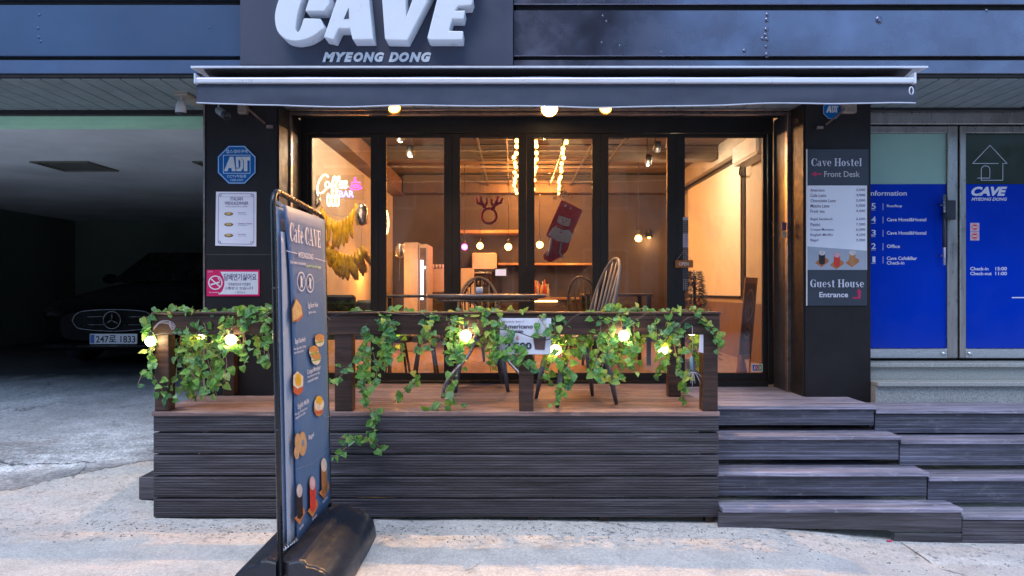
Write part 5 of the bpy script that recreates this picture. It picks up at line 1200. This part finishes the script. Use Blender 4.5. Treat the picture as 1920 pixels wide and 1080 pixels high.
# antlers, stocking
M_felt = mat('red_felt', (.62, .075, .085), .85, 0, .2, 30, .3, 150); M_wool = mat('white_wool', (.80, .72, .70), .9, 0, .15, 60, .4, 200)
YH = 5.66
t = thing('antler_headband', 'red felt reindeer antler headband hung inside the third pane', 'decoration', (PX(919, YH), YH, PZ(395, YH)))
build('band', MB().tube([(PX(917 + 14 * cos(a), YH), YH, PZ(405 + 14 * sin(a), YH)) for a in [2 * pi * k / 24 for k in range(24)]], .010, 8, True), M_felt, t)
for s in (1, -1):
    mb = MB(); q = lambda P: [(PX(917 + s * a, YH), YH, PZ(b_, YH)) for a, b_ in P]
    mb.tube(q([(6, 392), (13, 382), (17, 368)]), [.014, .014, .011], 8); mb.tube(q([(12, 384), (22, 380), (25, 371)]), [.012, .012, .008], 8); mb.tube(q([(9, 388), (4, 380), (5, 372)]), [.012, .010, .007], 8); build('antler', mb, M_felt, t)
t = thing('christmas_stocking', 'red christmas stocking with a white snowman hung tilted inside the fourth pane', 'stocking', (PX(1057, YH), YH, PZ(425, YH)))
sp = facade(YH); P3 = lambda pts: [(PX(x, YH), PZ(y, YH)) for x, y in pts]
build('stocking_body', MB().prism(P3([(1053, 374), (1093, 394), (1078, 428), (1070, 450), (1064, 470), (1052, 482), (1032, 492), (1020, 486), (1019, 478), (1030, 466), (1031, 448), (1024, 440), (1036, 412)]), YH, YH + .018), M_felt, t, .004)
fs_ = facade(YH)
for pts in ([(1048, 404), (1071, 411), (1067, 425), (1054, 423), (1044, 416)], [(1045, 422), (1066, 430), (1074, 440), (1066, 456), (1044, 452), (1028, 440), (1036, 428)]):
    build('snowman', MB().prism(P3(pts), YH - .010, YH - .001), M_wool, t, .003)
for pts in ([(1052, 455), (1049, 474), (1056, 484)], [(1034, 446), (1031, 466), (1026, 480)]): build('snowman', MB().tube([(PX(x, YH), YH - .006, PZ(y, YH)) for x, y in pts], .009, 7), M_wool, t)
for (x, y, r_) in ((1054, 412, .006), (1062, 415, .006), (1056, 417, .005), (1052, 436, .008), (1060, 386, .012), (1070, 391, .010)): build('button', MB().ball((PX(x, YH), YH - .010, PZ(y, YH)), r_, 8), M_wool if y < 400 else M_felt, t)
build('scarf', MB().tube([(PX(x, YH), YH - .012, PZ(y, YH)) for x, y in ((1044, 424), (1056, 429), (1068, 428))], .010, 7), M_felt, t)
build('hanger', MB().tube([(PX(1060, YH), YH, PZ(376, YH)), (PX(1056, YH), YH, PZ(362, YH))], .003, 5), M_str_, t)
t = thing('holly_sprig', 'small dark sprig with pale flowers above the red stocking', 'sprig', (PX(1048, YH), YH + .03, PZ(360, YH)))
rnd = random.Random(3); mb = MB()
for k in range(26):
    c = Vector((PX(1050 + rnd.uniform(-14, 14), YH), YH + .04 + rnd.uniform(-.02, .02), PZ(360 + rnd.uniform(-7, 7), YH))); d_ = Vector((rnd.uniform(-1, 1), rnd.uniform(-.5, .5), rnd.uniform(-1, 1))) * .02; mb.add([c, c + d_ + Vector((.006, 0, 0)), c + d_ * 2, c + d_ - Vector((.006, 0, 0))], [(0, 1, 2, 3)])
build('sprig_leaves', mb, mat('dark_holly', (.05, .09, .04), .5), t)
mb = MB()
for k in range(5): mb.ball((PX(1046 + 6 * k, YH), YH + .02, PZ(362 + 5 * sin(k * 2), YH)), .008, 7)
build('berry', mb, mat('pale_berry', (.6, .45, .45), .5), t)
# hours strip, hanging open sign on the fifth mullion
YM = YG - .026; fm = facade(YM)
t = thing('hours_strip', 'narrow black and white patterned strip stuck on the fifth mullion', 'sticker strip', (PX(1285, YM), YM, PZ(480, YM)))
bx('strip_panel', PX(1280, YM), PX(1290.5, YM), YM - .002, YM, PZ(545, YM), PZ(407, YM), mat('strip_grey', (.05, .05, .06), .5), t)
fm = facade(YM - .002)
shape('strip_print', rectp(1280.5, 438, 1290, 464), fm, mat('pale_strip', (.45, .45, .55), .5), t, .001); shape('strip_print', rectp(1280.5, 407, 1290, 413), fm, mat('pale_strip', (.45, .45, .55), .5), t, .001)
mb = MB()
for (y0, y1) in ((415, 437), (466, 488), (524, 544)):
    y = y0
    while y < y1:
        for x in (1282, 1285, 1288): poly_mb(mb, rectp(x - .6, y, x + .6, y + 1.5), fm, .001)
        y += 3.4
build('strip_print', mb, mat('pale_dots', (.5, .5, .5), .5), t)
for i, ch in enumerate('영업시간'): text(ch, (1283, 440 + i * 6, 1288, 445 + i * 6), fm, M_ink, t, lift=.002)
t = thing('open_sign', 'little wooden OPEN plate hanging on the mullion left of the door', 'sign', (PX(1282, YM), YM - .02, PZ(494, YM)))
bx('plate', PX(1265.5, YM), PX(1298.5, YM), YM - .022, YM - .010, PZ(502, YM), PZ(488, YM), mat('small_wood_plate', (.36, .14, .035), .5, 0, .2, 20, stretch=(1, 1, 6)), t, .002)
text('OPEN', (1273, 491.5, 1291, 498), facade(YM - .022), M_print_w, t, .01, lift=.001)
build('hanging_cord', MB().tube([(PX(1268, YM), YM - .014, PZ(488, YM)), (PX(1282, YM), YM - .006, PZ(470, YM)), (PX(1296, YM), YM - .014, PZ(488, YM))], .0015, 4), M_str_, t)

# ------------------------------------------------------------------ cafe interior
LAMPK = .43
M_amber = glow('amber_filament', (1.0, .46, .09), 9)
def plight(parent, loc, e, col=(1, .6, .28), r=.05, nm='lamp_light'):
    ld = bpy.data.lights.new(nm, 'POINT'); ld.energy = e * LAMPK; ld.color = col; ld.shadow_soft_size = r
    lo = bpy.data.objects.new(nm, ld); COL.objects.link(lo); lo.parent = parent; lo.location = Vector(loc) - wloc(parent); return lo
# ceiling bulb rows on a dark lattice
t = thing('ceiling_lattice', 'dark metal grid hung under the cafe ceiling carrying rows of bulbs', 'ceiling grid', (.3, 8, 2.95))
lm = mat('lattice_metal', (.02, .015, .012), .5)
for x in (-.35, -.05, .25, .55, .85, 1.15): build('lattice_bar', MB().box(x - .008, x + .008, 6.4, 10.0, 2.955, 2.972), lm, t)
for k in range(13): build('lattice_bar', MB().box(-.40, 1.2, 6.42 + .29 * k, 6.436 + .29 * k, 2.973, 2.988), lm, t)
for ri, (xa, xb, lab) in enumerate(((.03, .05, 'left row of amber bulbs running back under the ceiling grid'), (.235, .30, 'middle row of amber bulbs running back under the ceiling grid'), (.50, .66, 'right row of amber bulbs running back under the ceiling grid'))):
    s = thing('bulb_string', lab, 'string lights', ((xa + xb) / 2, 8, 2.88), 'rows of ceiling bulbs')
    for k in range(13):
        y = 6.5 + k * .285; x = xa + (xb - xa) * k / 12 + random.uniform(-.02, .02); z = 2.85 + random.uniform(-.02, .015)
        b_ = build('bulb', MB().ball((x, y, z), .021, 10, (1, 1, 1.15)), M_amber, s); build('socket', MB().tube([(x, y, z + .025), (x, y, 2.955)], .008, 6), lm, b_)
    for y in (7.2, 8.6, 9.6): plight(s, ((xa + xb) / 2, y + .14, 2.84), 34, (1, .36, .07), .02)
# pendants
for (px, py, Y, lab, r_) in ((900, 461, 9.3, 'left pendant bulb over the counter in the third pane', .055), (871, 463, 9.3, 'pink glowing pendant left of the counter pendants', .05), (953, 463, 9.3, 'right pendant bulb over the counter in the third pane', .06), (1012, 459, 9.3, 'pendant bulb glowing left of the red stocking', .06), (1197, 447, 8.6, 'round pendant bulb glowing behind the fifth pane', .055)):
    t = thing('pendant_lamp', lab, 'pendant lamp', (PX(px, Y), Y, PZ(py, Y)), 'pendant bulbs')
    c = wloc(t); pink = px == 871
    build('bulb', MB().ball(c, r_ * .8, 14), glow('pink_glow', (1, .05, .5), 12) if pink else M_amber, t)
    build('cord', MB().tube([c + Vector((0, 0, r_)), (c.x, c.y, CZ)], .004, 5), lm, t); build('socket', MB().tube([c + Vector((0, 0, r_ * .7)), c + Vector((0, 0, r_ * 1.9))], .016, 8), lm, t)
    plight(t, (c.x, c.y - r_ * 1.3, c.z - .03), 5 if not pink else 3, (1, .52, .2) if not pink else (1, .05, .5), .02)
# track spots
for (px, py, Y, lab, e, dx) in ((770, 291, 7.0, 'bright white track spot in the second pane', 20, -.3), (751, 263, 6.6, 'fainter white track spot high in the second pane', 10, -.3), (1215, 307, 7.6, 'bright white track spot in the fifth pane', 8, -.2), (1231, 283, 7.0, 'small track spot high in the fifth pane', 3, 0)):
    t = thing('track_spot', lab, 'spotlight', (PX(px, Y), Y, PZ(py, Y)), 'ceiling track spots')
    c = wloc(t); build('spot_housing', MB().lathe([(.0, .10), (.035, .10), (.04, 0), (.034, 0.002), (.03, .02)], c, 14, Matrix.Rotation(radians(35), 3, 'X')), M_frame, t)
    build('spot_bulb', MB().ball(c, .022 if e > 5 else .014, 10), glow('white_spot', (1, .93, .8), 40), t); build('stalk', MB().tube([c + Vector((0, .05, .06)), (c.x, c.y + .05, CZ)], .007, 6), M_frame, t)
    plight(t, (c.x + dx * .1, c.y - .05, c.z - .06), e, (1, .80, .55), .02)
# warm wall washers: a lamp hidden behind the first mullion lights the left wall, another lights the screen
def interior_lamp(name, lab, x, y, z, e, col, r_=.05):
    t = thing(name, lab, 'lamp', (x, y, z)); build('shade', MB().lathe([(.03, .10), (.09, .0), (.085, .0), (.028, .095)], (x, y, z), 18), M_frame, t)
    build('bulb', MB().ball((x, y, z + .01), .035, 10), glow('lamp_bulb', (1, .75, .45), 20), t); build('cord', MB().tube([(x, y, z + .10), (x, y, CZ)], .004, 5), M_frame, t); plight(t, (x, y, z - .045), e, col, .03); return t
interior_lamp('hidden_lamp', 'shaded lamp lighting the left cafe wall behind the mullion', PX(711, 6.9), 6.9, 2.55, 5, (1, .76, .52))
interior_lamp('hidden_lamp', 'shaded lamp above the gold fringe just behind the first pane', PX(655, 5.8), 5.80, 2.80, 42, (1, .84, .60))  # extra lamp out of view above the glass, added to light the foil
interior_lamp('hidden_lamp', 'shaded lamp lighting the pale screen from behind the fifth mullion', PX(1266, 7.9), 7.9, 2.86, 34, (1, .92, .68))
interior_lamp('hidden_lamp', 'low amber lamp close to the left wall by the gold fringe', PX(709, 8.1), 8.1, 1.75, 34, (1, .34, .04))
interior_lamp('hidden_lamp', 'shaded lamp over the door end of the cafe', PX(1265, 6.3), 6.3, 2.75, 9, (1, .74, .5))
# wall light on the back wall
t = thing('wall_lamp', 'small amber wall lamp glowing on the back wall in the fifth pane', 'wall lamp', (PX(1217, 10.2), 10.2, PZ(440, 10.2)))
c = wloc(t); build('lamp_shade', MB().lathe([(.03, .08), (.06, -.04), (.055, -.04)], c, 12), M_frame, t); build('bulb', MB().ball((c.x, c.y, c.z - .03), .03, 8), M_amber, t); plight(t, (c.x, c.y - .03, c.z - .10), 6, (1, .5, .15), .02)
# counter, hood, shelves, screen
t = thing('service_counter', 'dark service counter with an amber lit front edge at the back of the cafe', 'counter', (.3, 9.2, .66))
bx('counter_body', PX(862, 9.2), PX(1120, 9.2), 9.2, 9.8, .66, PZ(562, 9.2), mat('counter_brown', (.07, .04, .03), .4), t, .01)
bx('counter_top', PX(858, 9.15), PX(1124, 9.15), 9.14, 9.82, PZ(562, 9.2) + .001, PZ(558, 9.2), mat('counter_top_wood', (.30, .17, .09), .3), t, .004)
bx('light_strip', PX(1000, 9.14), PX(1045, 9.14), 9.130, 9.138, PZ(566, 9.2), PZ(563, 9.2), glow('amber_strip', (1, .62, .2), 5), t)
t = thing('back_shelf', 'long shelf glowing amber above the counter in the third and fourth panes', 'shelf', (.3, 9.9, 2.2))
bx('shelf_board', PX(862, 9.9), PX(975, 9.9), 9.9, 10.29, PZ(437, 9.9), PZ(431, 9.9), mat('lit_shelf_wood', (.45, .24, .10), .5), t, .004)
bx('shelf_board', PX(934, 9.9), PX(1112, 9.9), 9.9, 10.29, PZ(497, 9.9), PZ(493, 9.9), mat('lit_shelf_wood', (.45, .24, .10), .5), t, .004)
plight(t, (PX(915, 9.6), 9.75, PZ(441, 9.6)), 4, (1, .5, .14), .03); plight(t, (PX(1075, 9.6), 9.7, PZ(490, 9.6)), 3, (1, .6, .2), .03)
t = thing('white_cabinet', 'cream storage cabinet beside the counter in the third pane', 'cabinet', (PX(880, 9.0), 9.0, .66))
bx('cabinet_body', PX(864, 9.0), PX(888, 9.0), 9.0, 9.13, .656, PZ(503, 9.0), mat('cream_laminate', (.68, .52, .38), .5), t, .006); bx('cabinet_door', PX(866, 9.0), PX(886, 9.0), 8.988, 8.999, .72, PZ(508, 9.0), mat('cream_laminate', (.68, .52, .38)), t, .003)
t = thing('extractor_hood', 'cream box hood catching orange light above the counter', 'hood', (PX(905, 9.85), 9.85, 1.75))
bx('hood_body', PX(885, 9.85), PX(931, 9.85), 9.85, 10.25, PZ(507, 9.85), PZ(474, 9.85), mat('cream_laminate', (.68, .52, .38)), t, .01); bx('hood_lip', PX(883, 9.85), PX(933, 9.85), 9.83, 9.848, PZ(509, 9.85), PZ(504, 9.85), M_frame, t, .004)
t = thing('coffee_machine', 'dark coffee machine on the counter left of the lit screen', 'coffee machine', (PX(903, 9.3), 9.3, 1.3))
z0 = PZ(557.5, 9.2); bx('machine_body', PX(889, 9.3), PX(920, 9.3), 9.3, 9.7, z0, PZ(514, 9.3), mat('machine_brown', (.07, .04, .03), .3, .3), t, .012); bx('machine_top', PX(888, 9.3), PX(921, 9.3), 9.28, 9.7, PZ(513.5, 9.3), PZ(510, 9.3), M_steel, t, .004)
for px in (896, 905, 913): build('group_head', MB().tube([(PX(px, 9.27), 9.27, PZ(524, 9.3)), (PX(px, 9.27), 9.27, PZ(534, 9.3))], .022, 8), M_steel, t)
t = thing('till_screen', 'small till with a lit bluish screen on the counter', 'till', (PX(938, 9.25), 9.25, 1.3))
bx('screen_body', PX(927, 9.25), PX(951, 9.25), 9.25, 9.28, PZ(519, 9.25), PZ(503, 9.25), M_rubber, t, .005); shape('screen', rectp(929, 505, 949, 517), facade(9.25), glow('screen_glow', (.35, .42, .62), .55), t)
bx('till_stand', PX(934, 9.3), PX(943, 9.3), 9.285, 9.34, z0, PZ(512, 9.3), M_rubber, t, .004)
t = thing('bottle_row', 'cluster of red and amber bottles on the counter in the fourth pane', 'bottles', (PX(1010, 9.4), 9.4, z0))
for k in range(9):
    px = 1002 + k * 3.2; h_ = .16 + .10 * random.random(); cc = ((.5, .06, .03), (.55, .30, .06), (.5, .42, .35))[k % 3]
    build('bottle', MB().lathe([(0, 0), (.018, 0), (.019, h_ * .6), (.008, h_ * .78), (.007, h_), (0, h_)], (PX(px, 9.35) , 9.35 + .06 * (k % 2), z0), 10), mat('bottle_%d' % (k % 3), cc, .2), t)
t = thing('drinks_fridge', 'white upright drinks fridge with a lit door edge in the second pane', 'fridge', (PX(778, 8.6), 8.6, .66))
Y = 8.6; M_fr = mat('fridge_white', (.46, .39, .34), .4)
bx('fridge_body', PX(757, Y), PX(784, Y), Y, Y + .6, .657, PZ(454, Y), M_fr, t, .01)
bx('fridge_body', PX(784.2, Y), PX(801, Y), Y + .02, Y + .6, .657, PZ(457, Y), M_fr, t, .01)
bx('glass_door', PX(787, Y), PX(798.5, Y), Y + .005, Y + .018, .75, PZ(465, Y), mat('fridge_glass', (.12, .10, .12), .1), t, .003).name = 'fridge_door'
bx('light_strip', PX(789, Y), PX(793.5, Y), Y - .004, Y + .004, PZ(562, Y), PZ(488, Y), glow('cool_led', (.80, .86, 1.0), 3), t)
plight(t, (PX(793, Y), Y - .25, PZ(500, Y)), 1.2, (.85, .88, 1.0), .02)
t = thing('glass_jars', 'row of pale jars on the shelf right of the fridge', 'jars', (PX(818, 9.4), 9.4, PZ(502, 9.4)))
Y = 9.4; bx('jar_shelf', PX(804, Y), PX(834, Y), Y, Y + .3, PZ(548, Y), PZ(505, Y), mat('cream_laminate', (.68, .52, .38)), t, .006)
for k in range(4): build('jar', MB().lathe([(0, 0), (.022, 0), (.024, .05), (.016, .07), (0, .07)], (PX(811 + k * 6, Y), Y + .05, PZ(505, Y) + .001), 10), mat('jar_white', (.55, .48, .42), .2), t)
# dark benches by the windows
t = thing('window_bench', 'low dark padded bench inside behind the first pane', 'bench', (PX(650, 6.0), 6.1, .66)); Y = 6.1
M_bench = mat('black_leatherette', (.014, .012, .012), .45, 0, .2, 8, .1, 60)
bx('backrest', PX(600, Y), PX(664, Y), Y, Y + .10, 1.05, PZ(553, Y), M_bench, t, .02); bx('backrest', PX(666, Y), PX(705, Y), Y, Y + .10, 1.05, PZ(563, Y), M_bench, t, .02)
bx('seat', PX(600, Y), PX(705, Y), Y + .002, Y + .5, .98, 1.045, M_bench, t, .02)
for px in (604, 652, 700): bx('leg', PX(px, Y), PX(px + 7, Y), Y + .01, Y + .05, .656, .975, M_bench, t)
t = thing('window_counter', 'dark window counter inside behind the second pane', 'counter', (PX(775, 6.3), 6.3, .66)); Y = 6.3
bx('counter_top', PX(722, Y), PX(850, Y), Y, Y + .45, PZ(558, Y), PZ(553, Y), M_bench, t, .008)
for px in (726, 842): bx('leg', PX(px, Y), PX(px + 6, Y), Y + .02, Y + .07, .656, PZ(558.5, Y), M_bench, t)
for (px, lab) in ((747, 'left dark stool under the window counter in the second pane'), (800, 'right dark stool under the window counter in the second pane')):
    s = thing('bar_stool', lab, 'stool', (PX(px, 6.25), 6.2, .656), 'stools at the window counter'); c = wloc(s)
    build('seat', MB().lathe([(0, .30), (.13, .30), (.14, .33), (.13, .36), (0, .36)], c, 18), M_bench, s)
    for k in range(4): a = pi / 4 + k * pi / 2; build('leg', MB().tube([c + Vector((.08 * cos(a), .08 * sin(a), .30)), c + Vector((.14 * cos(a), .14 * sin(a), 0))], .012, 6), M_bench, s)
windsor('spindle-back chair indoors behind the fourth pane', .80, 6.75, radians(150), z=.656, hgt=.90)
windsor('spindle-back chair indoors low behind the third pane, left of the terrace table leg', -.42, 7.1, radians(200), z=.656, hgt=.88, mw=M_bench, ml=M_bench)
t = thing('dining_table', 'square dark table indoors behind the fourth and fifth panes', 'table', (1.05, 7.3, .66))
bx('tabletop', .75, 1.45, 7.0, 7.6, 1.36, 1.39, mat('counter_brown', (.07, .04, .03)), t, .006)
for (x, y) in ((.79, 7.04), (1.41, 7.04), (.79, 7.56), (1.41, 7.56)): bx('leg', x - .02, x + .02, y - .02, y + .02, .656, 1.359, M_bench, t)
# christmas tree with baubles
t = thing('christmas_tree', 'small dark christmas tree with red baubles inside by the door', 'christmas tree', (PX(1302, 6.15), 6.15, .656)); c = wloc(t); rnd = random.Random(8)
mb = MB()
for k in range(1700):
    h_ = rnd.random() ** .8 * .80 + .14; rr = (.98 - h_) * .24 + .01; a = rnd.uniform(0, 2 * pi); r_ = rr * rnd.uniform(.4, 1); p = c + Vector((r_ * cos(a), r_ * sin(a), h_)); d_ = Vector((cos(a), sin(a), rnd.uniform(-.5, .3))) * .042
    sd = Vector((-sin(a), cos(a), .3)) * .006; mb.add([p, p + d_ + sd, p + d_ * 1.6, p + d_ - sd], [(0, 1, 2, 3)])
o = build('needles', mb, mat('dark_needles', (.035, .075, .03), .6, 0, .3, 30), t); build('trunk', MB().tube([c, c + Vector((0, 0, .9))], .014, 6), M_post_wood, t)
bx('pot', c.x - .09, c.x + .09, c.y - .09, c.y + .09, c.z, c.z + .14, mat('pot_brown', (.15, .07, .03), .6), t, .008)
for k in range(16):
    h_ = .2 + .7 * k / 16; rr = (.98 - h_) * .24; a = k * 2.4; build('bauble', MB().ball(c + Vector((rr * cos(a), -abs(rr * sin(a)), h_)), .016, 8), M_felt if k % 3 else M_foil, t)
# screen on the right wall, air conditioner
t = thing('projection_screen', 'large pale roller screen hanging down the right cafe wall', 'screen', (2.58, 9, 1.4))
sx = 2.585
def rw(px): return F * sx / (px - 960.0)
bx('screen_cloth', sx - .006, sx, rw(1389), rw(1291), PZ(555, rw(1389)), PZ(300, rw(1389)), mat('ivory_screen_cloth', (.80, .72, .58), .8, 0, .03, 2), t)
bx('screen_cassette', sx - .06, sx + .01, rw(1390), rw(1289.5), PZ(300, rw(1389)) + .001, PZ(300, rw(1389)) + .05, M_frame, t, .008); bx('bottom_bar', sx - .02, sx, rw(1389), rw(1291), PZ(555, rw(1389)) - .028, PZ(555, rw(1389)) - .001, M_frame, t, .003)
t = thing('wall_panel_trim', 'thin black vertical trim on the right wall beside the pale screen', 'trim', (2.59, 7.6, 2)); bx('trim_strip', 2.585, 2.599, rw(1396), rw(1391.5), 1.3, CZ - .01, M_frame, t).name = 'trim_strip'
t = thing('air_conditioner', 'white wall air conditioner high above the door end of the cafe', 'air conditioner', (2.5, 7.2, 2.8)); Y = rw(1428)
bx('unit_body', 2.40, 2.598, 7.45 - .75, 7.45, 2.78, 2.99, mat('ac_white', (.66, .66, .62), .4), t, .02); bx('air_flap', 2.41, 2.56, 6.73, 7.42, 2.765, 2.779, mat('ac_grey', (.4, .42, .42), .4), t, .003)
build('drain_hose', MB().tube(smooth_pts([(2.50, 7.46, 2.80), (2.50, 7.50, 2.70), (2.57, 7.55, 2.68), (2.59, 7.7, 2.74)], 4), .009, 6), M_rubber, t)
# chalkboard and cone by the door
t = thing('chalkboard_sign', 'leaning wooden framed chalkboard with Open lettering inside the door', 'chalkboard', (PX(1400, 6.1), 6.1, .656)); Y0, Y1 = 5.95, 6.35
def cp(u, v, n=0): return (PX(1377 - 6 + 0, 6.1) + .09 * v + .20 * u - n * .3, Y0 + .42 * u * .6 + .04 * v - n, .657 + v * .88)
mm = mat('chalkboard_wood', (.30, .13, .055), .5, 0, .25, 10); mb = MB()
def slab(u0, u1, v0, v1, n, m_, nm):
    vs = [cp(u0, v0, n), cp(u1, v0, n), cp(u1, v1, n), cp(u0, v1, n)]; vs += [(x, y + .02, z) for x, y, z in vs]
    return build(nm, MB().add(vs, [(0, 1, 2, 3), (7, 6, 5, 4), (0, 4, 5, 1), (1, 5, 6, 2), (2, 6, 7, 3), (3, 7, 4, 0)]), m_, t)
slab(.08, .92, .22, .94, 0, mat('chalkboard_brown', (.16, .10, .065), .7, 0, .3, 8), 'board')
slab(0, 1, .94, 1.0, .004, mm, 'frame_bar'); slab(0, .08, 0, .939, .004, mm, 'frame_bar'); slab(.92, 1, 0, .939, .004, mm, 'frame_bar'); slab(.081, .919, .17, .22, .004, mm, 'frame_bar')
cpl = lambda u, v, n=0: cp(u, v, n + .002)
mch = mat('chalk_print', (.50, .36, .22), .8, 0, .2, 30); mb = MB(); ring_mb(mb, .5, .72, .32, .17, .03, cpl, .001, 24); build('drawing', mb, mch, t); mb = MB(); ring_mb(mb, .5, .45, .26, .075, .03, cpl, .001, 24); build('drawing', mb, mch, t)
text('CAFE', (.3, .75, .7, .69), cpl, mch, t); text('MENU', (.36, .47, .64, .43), cpl, mch, t); text('OPEN', (.16, .345, .84, .25), cpl, mat('red_chalk', (.45, .07, .04), .8), t, .03)
t = thing('traffic_cone', 'small faded red cone on the floor behind the door glass', 'cone', (PX(1387, 6.0), 5.95, .656)); c = wloc(t)
build('cone_body', MB().lathe([(.055, .012), (.018, .20), (.012, .205), (0, .206)], c, 18), mat('faded_red_plastic', (.55, .12, .08), .5), t); bx('cone_base', c.x - .075, c.x + .075, c.y - .075, c.y + .075, c.z, c.z + .012, mat('faded_red_plastic', (.55, .12, .08)), t, .003)

# ------------------------------------------------------------------ parked car in the garage
CXc, CY, CZg = -4.47, 7.66, .56
car = thing('parked_car', 'black saloon car parked nose out in the dark garage', 'car', (CXc, CY, CZg))
M_car = mat('black_car_paint', (.003, .003, .004), .45, 0, .1, 3, spec=.06); M_chr = mat('car_chrome', (.15, .155, .165), .25, 1, .05, 5); M_cglass = mat('dark_car_glass', (.003, .003, .003), .3, 0, .1, 2, spec=.1); M_grl = mat('grille_black', (.004, .004, .004), .6, 0, .1, 3, spec=.1)
secs = [(0.0, .60, .30, .62, .0), (.06, .80, .22, .72, .0), (.25, .88, .18, .80, 0), (.9, .92, .17, .90, 0), (1.35, .93, .17, .97, 0), (3.3, .93, .17, 1.0, 0), (4.3, .88, .20, .98, 0), (4.7, .75, .35, .8, 0)]
mb = MB(); N = 20
for (y, w, zl, zh_, _) in secs:
    for k in range(N):
        a = 2 * pi * k / N; ca, sa = cos(a), sin(a); ex = .42
        mb.v.append((CXc + w * math.copysign(abs(ca) ** ex, ca), CY + y, CZg + (zl + zh_) / 2 + (zh_ - zl) / 2 * math.copysign(abs(sa) ** ex, sa)))
for j in range(len(secs) - 1):
    for k in range(N): mb.f.append((j * N + k, j * N + (k + 1) % N, (j + 1) * N + (k + 1) % N, (j + 1) * N + k)); mb.sm.append(True)
mb.f.append(list(range(N))); mb.sm.append(False); mb.f.append([(len(secs) - 1) * N + k for k in range(N)]); mb.sm.append(False)
build('body', mb, M_car, car)
mb = MB(); cs = [(1.35, .78, .97, .98), (2.0, .66, .97, 1.40), (3.0, .64, .97, 1.42), (3.9, .74, .97, .99)]
for (y, w, z0_, z1_) in cs: mb.v += [(CXc - .84, CY + y, CZg + z0_), (CXc - w, CY + y, CZg + z1_), (CXc + w, CY + y, CZg + z1_), (CXc + .84, CY + y, CZg + z0_)]
for j in range(3):
    for k in range(3): mb.f.append((j * 4 + k, j * 4 + k + 1, (j + 1) * 4 + k + 1, (j + 1) * 4 + k)); mb.sm.append(True)
build('windscreen', mb, M_cglass, car)
gp = lambda px, py, n=0: (PX(px, CY - .02), CY - .03 - n, PZ(py, CY - .02))
go = smooth_pts([(137, 601), (143, 590), (160, 583), (213, 580.5), (266, 583), (283, 590), (289, 601), (283, 611), (270, 617), (213, 621), (156, 617), (143, 611), (137, 601)], 3)
build('grille_rim', MB().tube([gp(x, y) for x, y in go[:-1]], .007, 6, True), M_chr, car)
build('grille', MB().prism([(PX(x, CY - .02), PZ(y, CY - .02)) for x, y in go[:-1]], CY - .024, CY + .03), M_grl, car)
for (y_, x0, x1) in ((593.5, 150, 196), (593.5, 230, 277), (608.5, 152, 196), (608.5, 230, 275)): build('grille_bar', MB().tube([gp(x0, y_ + 1), gp(x1, y_)], .006, 6), M_chr, car)
build('star_emblem', MB().tube([gp(213 + 16 * cos(a), 600 + 16 * sin(a), .02) for a in [2 * pi * k / 28 for k in range(28)]], .008, 6, True), M_chr, car)
mb = MB()
for a in (90, 210, 330): mb.tube([gp(213, 600, .02), gp(213 + 15 * cos(radians(a)), 600 - 15 * sin(radians(a)), .02)], [.014, .004], 6)
build('star_emblem', mb, M_chr, car)
pl_ = bx('number_plate', PX(168, CY - .05), PX(257, CY - .05), CY - .05, CY - .03, PZ(645, CY - .05), PZ(626, CY - .05), mat('plate_white', (.62, .66, .72), .4, 0, .03), car, .003)
pf = facade(CY - .05); shape('plate_strip', rectp(169.5, 627.5, 177, 643.5), pf, mat('plate_blue', (.02, .10, .4), .4), pl_)
text('247로 1833', (180, 628.5, 254, 642.5), pf, M_print_k, pl_, .02, name='plate_number')
bx('bumper', CXc - .80, CXc + .80, CY - .06, CY + .10, CZg + .20, CZg + .27, M_car, car, .02); build('bumper_trim', MB().tube([(CXc - .78, CY - .07, CZg + .245), (CXc + .78, CY - .07, CZg + .245)], .005, 6), M_chr, car)
for s in (1, -1):
    build('headlight', MB().ball((CXc + s * .70, CY + .08, CZg + .60), .13, 14, (1.25, .8, .55)), M_cglass, car)
    for y in (.85, 3.75):
        w_ = build('wheel', MB().lathe([(0, -.10), (.20, -.10), (.31, -.09), (.325, -.05), (.325, .05), (.31, .09), (.2, .10), (0, .10)], (CXc + s * .83, CY + y, CZg + .325), 24, Matrix.Rotation(radians(90), 3, 'Y')), M_rubber, car)
        build('rim', MB().lathe([(0, .0), (.18, .0), (.20, .012)], (CXc + s * .935, CY + y, CZg + .325), 16, Matrix.Rotation(radians(90 * s), 3, 'Y')), M_steel, w_)
    build('mirror', MB().ball((CXc + s * .98, CY + 1.6, CZg + 1.02), .10, 10, (1.1, .6, .7)), M_car, car)
